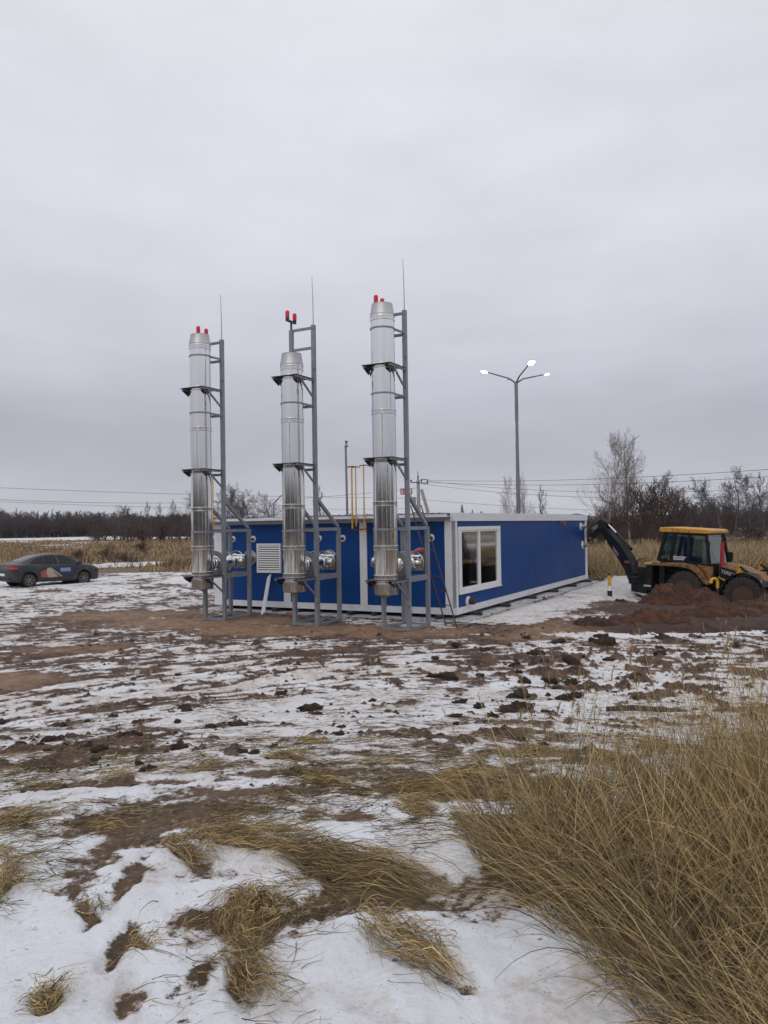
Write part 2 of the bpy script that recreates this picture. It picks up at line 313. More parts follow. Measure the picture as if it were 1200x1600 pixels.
# ------------------------------------------------------------------ mesh building
class MB:
    def __init__(s): s.v = []; s.f = []; s.n = 0
    def add(s, vs, fs):
        k = s.n; s.v.extend([tuple(p) for p in vs]); s.n += len(vs); s.f.extend([tuple(i + k for i in f) for f in fs]); return s
    def box(s, a, b):
        x0, y0, z0 = [min(p, q) for p, q in zip(a, b)]; x1, y1, z1 = [max(p, q) for p, q in zip(a, b)]
        return s.add([(x0, y0, z0), (x1, y0, z0), (x1, y1, z0), (x0, y1, z0), (x0, y0, z1), (x1, y0, z1), (x1, y1, z1), (x0, y1, z1)],
                     [(0, 3, 2, 1), (4, 5, 6, 7), (0, 1, 5, 4), (1, 2, 6, 5), (2, 3, 7, 6), (3, 0, 4, 7)])
    def bar(s, p, q, w, h=None, up=(0, 0, 1)):
        h = h or w; p = Vector(p); q = Vector(q); d = (q - p).normalized(); up = Vector(up)
        if abs(d.dot(up)) > .98: up = Vector((1, 0, 0))
        a = d.cross(up).normalized(); b = a.cross(d).normalized(); a = a * w / 2; b = b * h / 2
        vs = [p - a - b, p + a - b, p + a + b, p - a + b, q - a - b, q + a - b, q + a + b, q - a + b]
        return s.add(vs, [(0, 3, 2, 1), (4, 5, 6, 7), (0, 1, 5, 4), (1, 2, 6, 5), (2, 3, 7, 6), (3, 0, 4, 7)])
    def tube(s, pts, r, n=8, cap=True):
        pts = [Vector(p) for p in pts]; rs = r if isinstance(r, (list, tuple)) else [r] * len(pts)
        vs = []; ref = None
        for i, p in enumerate(pts):
            d = (pts[min(i + 1, len(pts) - 1)] - pts[max(i - 1, 0)]).normalized()
            if ref is None: ref = Vector((0, 0, 1)) if abs(d.z) < .9 else Vector((1, 0, 0))
            a = d.cross(ref).normalized(); b = a.cross(d).normalized(); ref = b
            for k in range(n):
                t = 2 * math.pi * k / n; vs.append(p + (a * math.cos(t) + b * math.sin(t)) * rs[i])
        fs = []
        for i in range(len(pts) - 1):
            for k in range(n): fs.append((i * n + k, i * n + (k + 1) % n, (i + 1) * n + (k + 1) % n, (i + 1) * n + k))
        if cap: fs.append(tuple(range(n - 1, -1, -1))); fs.append(tuple((len(pts) - 1) * n + k for k in range(n)))
        return s.add(vs, fs)
    def lathe(s, prof, n=32, axis='Z', o=(0, 0, 0), cap=True):     # prof: (radius, height)
        vs = []; fs = []
        for r, z in prof:
            for k in range(n):
                t = 2 * math.pi * k / n; a, b = r * math.cos(t), r * math.sin(t)
                p = (a, b, z) if axis == 'Z' else ((z, a, b) if axis == 'X' else (b, z, a))
                vs.append((p[0] + o[0], p[1] + o[1], p[2] + o[2]))
        m = len(prof)
        for i in range(m - 1):
            for k in range(n): fs.append((i * n + k, i * n + (k + 1) % n, (i + 1) * n + (k + 1) % n, (i + 1) * n + k))
        if cap: fs.append(tuple(range(n - 1, -1, -1))); fs.append(tuple((m - 1) * n + k for k in range(n)))
        return s.add(vs, fs)
    def prism(s, poly, y0, y1):                                     # poly in x,z ; extruded along y
        n = len(poly); vs = [(x, y0, z) for x, z in poly] + [(x, y1, z) for x, z in poly]
        fs = [tuple(range(n)), tuple(range(2 * n - 1, n - 1, -1))] + [(i, i + n, (i + 1) % n + n, (i + 1) % n) for i in range(n)]
        return s.add(vs, fs)
    def build(s, name, mat, parent=None, loc=None, smooth=False, bevel=0., fix=False):
        me = bpy.data.meshes.new(name); me.from_pydata(s.v, [], s.f)
        if fix or bevel:
            import bmesh
            bm = bmesh.new(); bm.from_mesh(me); bmesh.ops.recalc_face_normals(bm, faces=bm.faces); 
            if bevel: bmesh.ops.bevel(bm, geom=bm.edges[:], offset=bevel, segments=2, profile=.6, affect='EDGES')
            bm.to_mesh(me); bm.free()
        me.materials.append(mat); o = bpy.data.objects.new(name, me); COL.objects.link(o)
        if parent is not None: o.parent = parent
        if loc is not None: o.location = loc
        if smooth:
            me.shade_smooth() if hasattr(me, 'shade_smooth') else None
            try: me.set_sharp_from_angle(angle=R(35))
            except Exception: pass
        return o
def np_mesh(name, V, F, mat, parent=None, tint=None, smooth=False, attrs=None):
    me = bpy.data.meshes.new(name); V = np.asarray(V, np.float32); F = np.asarray(F, np.int32)
    me.vertices.add(len(V)); me.vertices.foreach_set('co', V.ravel())
    k = F.shape[1]; me.loops.add(F.size); me.loops.foreach_set('vertex_index', F.ravel())
    me.polygons.add(len(F)); me.polygons.foreach_set('loop_start', np.arange(0, F.size, k, dtype=np.int32))
    if smooth: me.polygons.foreach_set('use_smooth', np.ones(len(F), bool))
    me.update(calc_edges=True)
    if tint is not None:
        a = me.color_attributes.new('tint', 'FLOAT_COLOR', 'POINT'); c = np.ones((len(V), 4), np.float32); c[:, :3] = tint; a.data.foreach_set('color', c.ravel())
    for an, av in (attrs or {}).items():
        a = me.attributes.new(an, 'FLOAT', 'POINT'); a.data.foreach_set('value', np.asarray(av, np.float32))
    me.materials.append(mat); o = bpy.data.objects.new(name, me); COL.objects.link(o)
    if parent is not None: o.parent = parent
    return o
def tag(o, label=None, cat=None, group=None, kind=None):
    if label: o['label'] = label
    if cat: o['category'] = cat
    if group: o['group'] = group
    if kind: o['kind'] = kind
    return o
def empty(name, loc=(0, 0, 0), rz=0., label=None, cat=None, group=None):
    o = bpy.data.objects.new(name, None); COL.objects.link(o); o.location = loc; o.rotation_euler = (0, 0, rz); o.empty_display_size = .2
    return tag(o, label, cat, group)
def copy_tree(o, parent=None):
    c = o.copy(); COL.objects.link(c)
    if parent is not None: c.parent = parent
    for ch in list(o.children): copy_tree(ch, c)
    return c
def text_obj(name, body, size, mat, parent, mtx, extrude=.004, bold=.0):
    cu = bpy.data.curves.new(name, 'FONT'); cu.body = body; cu.size = size; cu.extrude = extrude; cu.offset = bold; cu.align_x = 'CENTER'; cu.align_y = 'CENTER'
    tmp = bpy.data.objects.new(name, cu); COL.objects.link(tmp)
    dg = bpy.context.evaluated_depsgraph_get(); me = bpy.data.meshes.new_from_object(tmp.evaluated_get(dg)); bpy.data.objects.remove(tmp)
    me.materials.clear(); me.materials.append(mat)
    o = bpy.data.objects.new(name, me); COL.objects.link(o); o.parent = parent; o.matrix_local = mtx
    return o
def side_frame(origin, xdir, zdir):      # text lies in the plane of xdir/zdir
    x = Vector(xdir).normalized(); y = Vector(zdir).normalized(); z = x.cross(y)
    m = Matrix((x, y, z)).transposed().to_4x4(); m.translation = Vector(origin); return m

# ------------------------------------------------------------------ ground sheet
def build_ground():
    th_d = np.arange(-38, 38.001, .12); th = np.concatenate([np.arange(-180, -38, 3.), th_d, np.arange(41, 180, 3.)])
    n_t = len(th)
    r = [1.15]
    while r[-1] < 60: r.append(r[-1] * 1.0066)
    while r[-1] < 2600: r.append(r[-1] * 1.035)
    r = np.array(r); n_r = len(r)
    A, Rr = np.meshgrid(np.radians(th), r); X = np.sin(A) * Rr; Y = np.cos(A) * Rr
    X = X.ravel(); Y = Y.ravel()
    h, snow, brown, dark, dirty, fld, tall = ground(X, Y, True)
    V = np.stack([X, Y, h], 1)
    V = np.vstack([V, [[0, 0, .95]]]); ctr = len(V) - 1
    i = np.arange(n_r - 1)[:, None] * n_t; j = np.arange(n_t)[None, :]; jn = (j + 1) % n_t
    F = np.stack([(i + j), (i + jn), (i + n_t + jn), (i + n_t + j)], -1).reshape(-1, 4)[:, ::-1]
    k0 = np.arange(n_t); cf = np.stack([np.full(n_t, ctr), (k0 + 1) % n_t, k0, k0], 1)
    at = {k: np.append(a, a[0]) for k, a in dict(snow=snow, brown=brown, dark=dark, dirty=dirty, field=fld, tall=tall).items()}
    m = bpy.data.materials.new('snowy_ground'); m.use_nodes = True; t = m.node_tree; n = t.nodes; b = n['Principled BSDF']; lk = t.links.new
    def A_(nm): a = n.new('ShaderNodeAttribute'); a.attribute_name = nm; return a.outputs['Fac']
    geo = n.new('ShaderNodeNewGeometry'); pos = geo.outputs['Position']
    def noise(sc, det=6, ro=.6, vec=pos, dist=0):
        z = n.new('ShaderNodeTexNoise'); z.inputs['Scale'].default_value = sc; z.inputs['Detail'].default_value = det; z.inputs['Roughness'].default_value = ro; z.inputs['Distortion'].default_value = dist; lk(vec, z.inputs[0]); return z.outputs[0]
    def rng_(v, a, b_, c=0, d=1):
        r_ = n.new('ShaderNodeMapRange'); r_.inputs[1].default_value = a; r_.inputs[2].default_value = b_; r_.inputs[3].default_value = c; r_.inputs[4].default_value = d; lk(v, r_.inputs[0]); return r_.outputs[0]
    def math_(op, a, b_, cl=False):
        q = n.new('ShaderNodeMath'); q.operation = op; q.use_clamp = cl
        for s_, v in ((0, a), (1, b_)):
            if isinstance(v, (int, float)): q.inputs[s_].default_value = v
            else: lk(v, q.inputs[s_])
        return q.outputs[0]
    def mixc(f, a, b_):
        q = n.new('ShaderNodeMix'); q.data_type = 'RGBA'
        if isinstance(f, (int, float)): q.inputs[0].default_value = f
        else: lk(f, q.inputs[0])
        for s_, v in ((6, a), (7, b_)):
            if isinstance(v, tuple): q.inputs[s_].default_value = (*v, 1)
            else: lk(v, q.inputs[s_])
        return q.outputs[2]
    n_f = noise(26, 8, .68); n_m = noise(3.2, 6, .6); n_l = noise(.55, 4, .5); n_s = noise(90, 5, .6)
    # soil colours
    soil = mixc(rng_(n_m, .38, .62), (.032, .016, .009), (.155, .082, .044)); soil = mixc(rng_(noise(12, 6, .7, dist=.8), .45, .6, 0, .7), soil, (.045, .023, .014))
    soil = mixc(rng_(n_f, .50, .75), soil, (.20, .14, .095))
    bandc = mixc(rng_(n_m, .3, .7), (.20, .105, .055), (.38, .255, .165))
    bandc = mixc(rng_(n_f, .50, .72), bandc, (.10, .055, .035))
    darkc = mixc(rng_(n_m, .35, .7), (.026, .013, .009), (.085, .036, .018))
    soil = mixc(A_('brown'), soil, bandc); dk = math_('MULTIPLY', A_('dark'), A_('brown')); soil = mixc(dk, soil, darkc)
    fieldc = mixc(rng_(n_l, .35, .65), (.20, .145, .075), (.13, .085, .058))
    fieldc = mixc(rng_(n_m, .4, .7), fieldc, (.27, .21, .12))
    soil = mixc(A_('field'), soil, fieldc)
    soil = mixc(math_('MULTIPLY', A_('tall'), .9), soil, mixc(rng_(n_f, .35, .68), (.07, .045, .028), (.30, .215, .125)))
    # snow colours: clean, thawed to brown slush, trodden
    sn = mixc(rng_(n_m, .3, .7), (.80, .82, .86), (.73, .75, .78))
    dirtf = math_('MULTIPLY', math_('ADD', A_('dirty'), rng_(n_f, .42, .75, -.22, .45)), .95, True)
    dirtf2 = math_('MULTIPLY', dirtf, rng_(noise(7, 7, .7), .30, .62), True)
    sn = mixc(dirtf2, sn, mixc(n_m, (.30, .195, .12), (.52, .43, .34)))
    sn = mixc(rng_(n_s, .66, .74, 0, .6), sn, (.22, .17, .13))
    sfac = math_('ADD', A_('snow'), rng_(n_f, .25, .75, -.52, .52)); sfac = math_('ADD', sfac, rng_(noise(9, 6, .65, dist=.6), .3, .7, -.22, .22)); sfac = math_('ADD', sfac, rng_(n_s, .3, .7, -.16, .16)); sfac = rng_(sfac, .30, .76)
    # dead stalks showing in lines through the thin snow
    lk(mixc(sfac, soil, sn), b.inputs['Base Color'])
    lk(rng_(sfac, 0, 1, .72, .60), b.inputs['Roughness'])
    b.inputs['Specular IOR Level'].default_value = .35
    b.inputs['Subsurface Weight'].default_value = 0
    bp = n.new('ShaderNodeBump'); bp.inputs['Distance'].default_value = .03; bp.inputs['Strength'].default_value = 1.0
    hh = math_('ADD', math_('MULTIPLY', n_f, 1.0), math_('MULTIPLY', n_s, .35)); hh = math_('MULTIPLY', hh, rng_(sfac, 0, 1, 1.0, .45)); hh = math_('ADD', hh, math_('MULTIPLY', sfac, .25))
    lk(hh, bp.inputs['Height']); lk(bp.outputs[0], b.inputs['Normal'])
    o = np_mesh('ground', V, F, m, smooth=True, attrs=at)
    # inner disc under the camera
    import bmesh
    bm = bmesh.new(); bm.from_mesh(o.data); bm.verts.ensure_lookup_table()
    for k in range(n_t): bm.faces.new((bm.verts[ctr], bm.verts[(k + 1) % n_t], bm.verts[k]))
    bm.to_mesh(o.data); bm.free()
    tag(o, kind='structure')
build_ground()

# far low hill beyond the fields
def build_hill():
    V = []; F = []; n = 160
    a = np.radians(np.linspace(-70, 75, n))
    r0, r1 = 1500., 2100.
    top = 20 + 14 * fbm(a * 9, a * 0, 1.0, 3, 3) + 8 * fbm(a * 60, a * 0 + 4, 1, 3, 8)
    for i in range(n):
        s, c = math.sin(a[i]), math.cos(a[i])
        V += [(s * r0, c * r0, -3), (s * (r0 + 120), c * (r0 + 120), top[i] * .6), (s * (r0 + 350), c * (r0 + 350), top[i]), (s * r1, c * r1, -3)]
    for i in range(n - 1):
        for k in range(3): F.append((i * 4 + k, i * 4 + k + 1, i * 4 + 4 + k + 1, i * 4 + 4 + k))
    m = material('far_wooded_hill', (.07, .068, .075), .95, var=.35, vscale=.012)
    o = np_mesh('hill', V, F, m, smooth=True); tag(o, kind='structure')
build_hill()

# ------------------------------------------------------------------ the blue building (local x = u, y = v)
def build_house():
    H = empty('boiler_house', W(0, 0, 0), THETA, 'long flat blue modular boiler house with white trim', 'building')
    Lw, D = 8.67, 15.3
    # wall panels: three on the front, butt jointed sandwich panels on the side
    for k, (a, b) in enumerate([(.34, 2.86), (3.10, 5.62), (5.88, 8.34)]):
        MB().box((.03, a, .22), (.13, b, 2.66)).build('front_panel', M['blue'], H)
    xs = [.10, 3.66, 14.9]
    n = 8; e = [.12 + (15.0 - .12) * i / n for i in range(n + 1)]
    w0, w1, z0, z1 = .30, 1.95, .62, 2.46          # window opening, refined below
    w0, w1 = .22, 3.60
    for i in range(n):
        a, b = e[i] + .004, e[i + 1] - .004
        mb = MB(); y0, y1 = .03, .13
        if b <= w0 or a >= w1: mb.box((a, y0, .22), (b, y1, 2.66))
        else:
            if a < w0: mb.box((a, y0, .22), (w0, y1, 2.66))
            if b > w1: mb.box((w1, y0, .22), (b, y1, 2.66))
            aa, bb = max(a, w0), min(b, w1)
            mb.box((aa, y0, .22), (bb, y1, .66)); mb.box((aa, y0, 2.48), (bb, y1, 2.66))
        mb.build('side_panel', M['blue'], H)
    MB().box((15.17, .1, .22), (15.27, Lw - .1, 2.66)).build('rear_panel', M['blue'], H)
    MB().box((.2, Lw - .13, .22), (15.1, Lw - .03, 2.66)).build('end_panel', M['blue'], H)
    MB().box((.14, .14, .10), (15.16, Lw - .14, .2)).build('floor', M['hole'], H)
    # posts
    for a, b in [(0, .34), (2.86, 3.10), (5.62, 5.88), (8.34, 8.67)]:
        MB().box((0, a, .215), (.135, b, 2.665)).build('trim_post', M['white'], H, bevel=.006)
    MB().box((.14, 0, .05), (.142, .001, .06))
    MB().box((.0, -.004, .215), (.115, .12, 2.665)).build('corner_post', M['white'], H, bevel=.004)
    MB().box((15.0, -.004, .215), (15.3, .13, 2.665)).build('corner_post', M['white'], H, bevel=.006)
    # beams
    MB().box((-.006, -.01, .03), (.14, Lw + .006, .215)).build('bottom_beam', M['white'], H, bevel=.006)
    MB().box((.142, -.01, .03), (15.306, .14, .215)).build('bottom_beam', M['white'], H, bevel=.006)
    MB().box((-.006, .15, 2.665), (.14, Lw + .006, 2.80)).build('top_beam', M['soffit'], H, bevel=.004)
    MB().box((-.03, -.03, 2.66), (15.34, .148, 2.90)).build('side_fascia', M['white'], H, bevel=.006)
    MB().box((15.18, .15, 2.665), (15.306, Lw, 2.85)).build('top_beam', M['white'], H)
    # roof: overhanging eave with white folded edge, grey soffit, corrugated blue sheets
    MB().box((-.38, .12, 2.785), (-.008, 8.80, 2.80)).build('soffit', M['soffit'], H)
    MB().box((-.41, .09, 2.775), (-.382, 8.83, 2.865)).build('eave_edge', M['white_clean'], H, bevel=.004)
    MB().box((-.38, .155, 2.802), (15.2, 8.80, 2.83)).build('roof', M['soffit'], H)
    for (a, b) in [(.16, 2.95), (2.97, 5.2), (6.55, 8.78)]:
        V = []; F = []; y = a; prof = []
        while y < b - .2:
            prof += [(y, 0), (y + .10, 0), (y + .125, .03), (y + .175, .03), (y + .2, 0)]; y += .2
        for (yy, zz) in prof: V += [(-.43, yy, 2.868 + zz), (15.1, yy, 2.905 + zz)]
        for i in range(len(prof) - 1): F.append((2 * i, 2 * i + 2, 2 * i + 3, 2 * i + 1))
        np_mesh('roof_sheet', V, F, M['roofblue'], H)
    # window
    wf = MB(); t = .10
    wf.box((w0 - .03, -.03, .62), (w1 + .03, .05, .62 + t)); wf.box((w0 - .03, -.03, 2.50 - t), (w1 + .03, .05, 2.50))
    wf.box((w0 - .03, -.0301, .62 + t), (w0 + .15, .05, 2.50 - t)); wf.box((w1 - .13, -.0301, .62 + t), (w1 + .03, .05, 2.50 - t))
    win = wf.build('window', M['white_clean'], H)
    sf = MB(); i0, i1, s0, s1 = w0 + .152, w1 - .132, .722, 2.398
    sf.box((i0, .0, s1 - .05), (i1, .06, s1)); sf.box((i0, .0, s0), (i1, .06, s0 + .04))
    sf.box((i0, .0, s0 + .04), (i0 + .06, .06, s1 - .05)); sf.box((i1 - .06, .0, s0 + .04), (i1, .06, s1 - .05))
    sf.build('window_sash', M['white_clean'], win)
    mcx = 1.82
    MB().box((mcx - .06, -.012, s0), (mcx + .06, .064, s1)).build('mullion', M['white_clean'], win)
    MB().box((i0 + .06, .03, s0 + .04), (mcx - .06, .036, s1 - .05)).build('pane', M['glass'], win)
    MB().box((mcx + .06, .03, s0 + .04), (i1 - .06, .036, s1 - .05)).build('pane', M['glass'], win)
    MB().box((w0 - .05, -.05, .585), (w1 + .05, .02, .617)).build('window_sill', M['white'], win)
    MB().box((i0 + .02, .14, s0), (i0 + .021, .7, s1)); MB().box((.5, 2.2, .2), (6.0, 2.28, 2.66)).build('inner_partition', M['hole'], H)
    # round ventilation stubs on the front
    for v in (7.9, 7.07, 4.55, 3.7, 1.62, .76):
        p = MB().lathe([(.105, .0), (.105, -.012), (.06, -.014), (.06, -.07), (.045, -.07)], 20, 'X', (.03, v, 2.2)).build('vent_port', M['white_clean'], H, smooth=True)
        MB().lathe([(.052, -.075), (.052, -.10)], 16, 'X', (.03, v - .035, 2.19)).build('port_hood', M['darksteel'], p)
    # louvre grille
    ga, gb, g0, g1 = 5.97, 6.90, 1.12, 2.05
    g = MB(); g.box((-.03, ga, g0), (.03, ga + .05, g1)); g.box((-.03, gb - .05, g0), (.03, gb, g1)); g.box((-.03, ga + .05, g0), (.03, gb - .05, g0 + .04)); g.box((-.03, ga + .05, g1 - .05), (.03, gb - .05, g1))
    gr = g.build('louvre_grille', M['white_clean'], H)
    MB().box((.012, ga + .05, g0 + .04), (.02, gb - .05, g1 - .05)).build('grille_back', M['hole'], gr)
    nl = 12
    for i in range(nl):
        z = g0 + .06 + (g1 - g0 - .14) * i / (nl - 1)
        MB().bar((-.015, ga + .052, z), (-.015, gb - .052, z), .052, .012, up=(-.75, 0, .65)).build('louvre_slat', M['white_clean'], gr)
    # side wall pipe stubs
    def stub(u, z, r, l, mat, hood):
        p = MB().lathe([(r * 1.7, .028), (r * 1.7, -.01), (r * 1.05, -.012), (r * 1.05, -.04)], 20, 'Y', (u, 0, z)).build('pipe_flange', M['white_clean'], H, smooth=True)
        MB().lathe([(r, -.03), (r, -l), (r * .8, -l - .005)], 18, 'Y', (u, 0, z)).build('pipe_stub', mat, p, smooth=True)
    stub(.86, .34, .09, .20, M['rust'], 0); stub(14.25, 2.40, .10, .22, M['capgrey'], 0); stub(14.5, 1.58, .10, .22, M['capgrey'], 0)
    b = MB(); b.bar((10.9, .03, 2.60), (10.9, -.22, 2.60), .06); b.bar((10.86, -.2, 2.62), (10.86, -.2, 2.40), .05)
    b.build('cable_bracket', M['orange_rust'], H)
    # skid beams under the modules
    for v in (.5, 2.6, 3.35, 5.3, 6.1, 8.1):
        MB().box((-.13 - .12 * (v in (.5, 3.35, 6.1)), v - .06, -.075), (15.4, v + .06, .027)).build('skid_beam', M['darksteel'], H)
    for u in (1.1, 3.6, 6.4, 9.2, 12.0, 14.6):
        MB().box((u - .06, -.32, -.077), (u + .06, .45, .025)).build('skid_beam', M['darksteel'], H)
    # what stands inside, seen dimly through the window
    B = empty('boiler_tank', W(2.6, .95, .2), THETA, 'grey enamel boiler casing seen through the window', 'boiler')
    MB().box((-1.3, -.35, 0), (1.2, .6, 1.45)).build('casing', M['tank'], B, bevel=.03)
    text_obj('pane_lettering', 'VC', .30, M['navy'], win, side_frame((1.42, .026, 1.50), (1, 0, 0), (0, 0, 1)), bold=.008)
    text_obj('pane_lettering', 'il', .30, M['navy'], win, side_frame((2.28, .026, 1.50), (1, 0, 0), (0, 0, 1)), bold=.008)
    MB().box((1.20, .022, 1.70), (1.62, .027, 1.735)).build('lettering_bar', M['navy'], win)
    S = empty('foundation_slab', W(0, 0, 0), THETA); S['kind'] = 'structure'
    for i in range(7):
        a = -.42 + i * 2.28; MB().box((a, -.45, -.26), (a + 2.265, 9.0, -.082 - .006 * (i % 2))).build('slab', M['concrete'], S, bevel=.012)
build_house()

# ------------------------------------------------------------------ chimneys and their frames
def chim_positions(): return [.225, 2.865, 5.895]
def build_chimney(top, mid_extra):
    C = empty('chimney_stack', (0, 0, 0), THETA)
    r = .288
    bands = [1.34, 2.03, 3.08, 4.10, 5.26, 6.36] + ([7.50] if top > 7.4 else [6.60])
    z = 1.13
    cone0 = bands[-1] + .08
    prev = z
    for i, b in enumerate(bands + [cone0]):
        if b - prev > .03:
            rr = r * (1 - .004 * (i % 2))
            MB().lathe([(rr, prev), (rr, b)], 64, cap=False).build('flue_section', M['steel'], C, smooth=True)
        prev = b
    for b in bands:
        for dz in (-.045, .045):
            MB().lathe([(r - .002, b + dz - .016), (r + .014, b + dz - .006), (r + .014, b + dz + .006), (r - .002, b + dz + .016)], 64, cap=False).build('seam_band', M['steel_band'], C, smooth=True)
        MB().lathe([(r + .002, b - .028), (r + .004, b + .028)], 64, cap=False).build('seam_sleeve', M['steel_dull'] if b < 2.2 else M['steel'], C, smooth=True)
    MB().lathe([(r, cone0), (r + .008, cone0 + .01), (r + .004, cone0 + .03), (r * .87, top - .02), (r * .88, top), (r * .84, top), (r * .83, top - .5)], 64, cap=False).build('tapered_cap', M['steel_cap'], C, smooth=True)
    MB().lathe([(r * .78, top - .3), (.01, top - .3)], 32, cap=False).build('flue_hole', M['hole'], C)
    # vertical lap seams
    for k, (a, b) in enumerate(zip([1.34, 2.1, 3.15, 4.2, 5.3], [1.97, 3.0, 4.0, 5.2, 6.3])):
        t = R(-70 - 33 * (k % 2) + 8 * k) - THETA * 0
        x, y = r * math.cos(R(200 + 22 * ((k * 2) % 3))), r * math.sin(R(200 + 22 * ((k * 2) % 3)))
        MB().bar((x, y, a), (x, y, b), .012, .012).build('lap_seam', M['steel_dull'], C)
    MB().lathe([(r + .012, 1.13), (r + .02, 1.18), (r, 1.24)], 64, cap=False).build('base_ring', M['steel_dull'], C, smooth=True)
    # condensate cup with crimped skirt
    prof = MB(); n = 72; vs = []; fs = []
    for (rr, zz, amp) in [(r + .012, 1.13, 0), (r + .006, 1.08, .003), (r - .002, .93, .006), (r - .012, .915, .0), (.09, .90, 0), (.05, .86, 0)]:
        for k in range(n): t = 2 * math.pi * k / n; q = rr + amp * (k % 2); vs.append((q * math.cos(t), q * math.sin(t), zz))
    for i in range(5):
        for k in range(n): fs.append((i * n + k, i * n + (k + 1) % n, (i + 1) * n + (k + 1) % n, (i + 1) * n + k))
    MB().add(vs, fs).build('base_cup', M['steel_dull'], C, smooth=True)
    # flue duct to the house: out from the stack, a tee turned sideways, then the wall
    zc = 1.60
    D = MB().lathe([(.17, .2), (.17, 1.42)], 32, 'X', (0, 0, zc), cap=False).build('duct', M['steel'], C, smooth=True)
    MB().lathe([(.20, .50), (.335, .505), (.335, .53), (.20, .535)], 36, 'X', (0, 0, zc), cap=False).build('duct_flange', M['capgrey'], D, smooth=True)
    for x in (.30, .40, .66, .86, 1.15): MB().lathe([(.168, x - .015), (.190, x), (.168, x + .015)], 36, 'X', (0, 0, zc), cap=False).build('duct_band', M['steel_band'], D, smooth=True)
    T = MB().lathe([(.205, .20), (.205, -.24)], 36, 'Y', (1.62, 0, zc), cap=False).build('duct_tee', M['steel'], C, smooth=True)
    MB().lathe([(.212, -.235), (.212, -.265), (.205, -.27)], 36, 'Y', (1.62, 0, zc)).build('tee_cap', M['capgrey'], T, smooth=True)
    MB().lathe([(.204, .16), (.222, .18), (.204, .20)], 36, 'Y', (1.62, 0, zc), cap=False).build('duct_band', M['steel_band'], T, smooth=True)
    MB().lathe([(.15, .2), (.15, 1.05)], 32, 'Y', (1.62, 0, zc), cap=False).build('duct', M['steel'], C, smooth=True)
    EL = MB().tube([(1.62, 1.03, zc), (1.66, 1.17, zc), (1.78, 1.26, zc), (1.92, 1.28, zc), (3.77, 1.28, zc)], .15, 24).build('duct_elbow', M['steel'], C, smooth=True)
    MB().lathe([(.16, 3.72), (.26, 3.725), (.26, 3.75), (.16, 3.755)], 36, 'X', (0, 1.28, zc), cap=False).build('wall_collar', M['capgrey'], C, smooth=True)
    for x in (.92, 1.45):          # thin wire hoops round the duct
        pts = [(x, .30 * math.cos(t), zc + .30 * math.sin(t)) for t in np.linspace(R(-20), R(200), 22)]
        MB().tube(pts, .010, 5).build('wire_hoop', M['steel_band'], C)
    if mid_extra:
        pts = [(1.35 + .55 * s, -.12 - .12 * s + .02 * math.sin(9 * s), zc + .27 + .10 * math.sin(math.pi * s) - .22 * s * s) for s in np.linspace(0, 1, 10)]
        MB().tube(pts, [.04, .05, .055, .06, .06, .07, .07, .06, .05, .03], 8).build('rag', M['pink'], C, smooth=True)
    return C
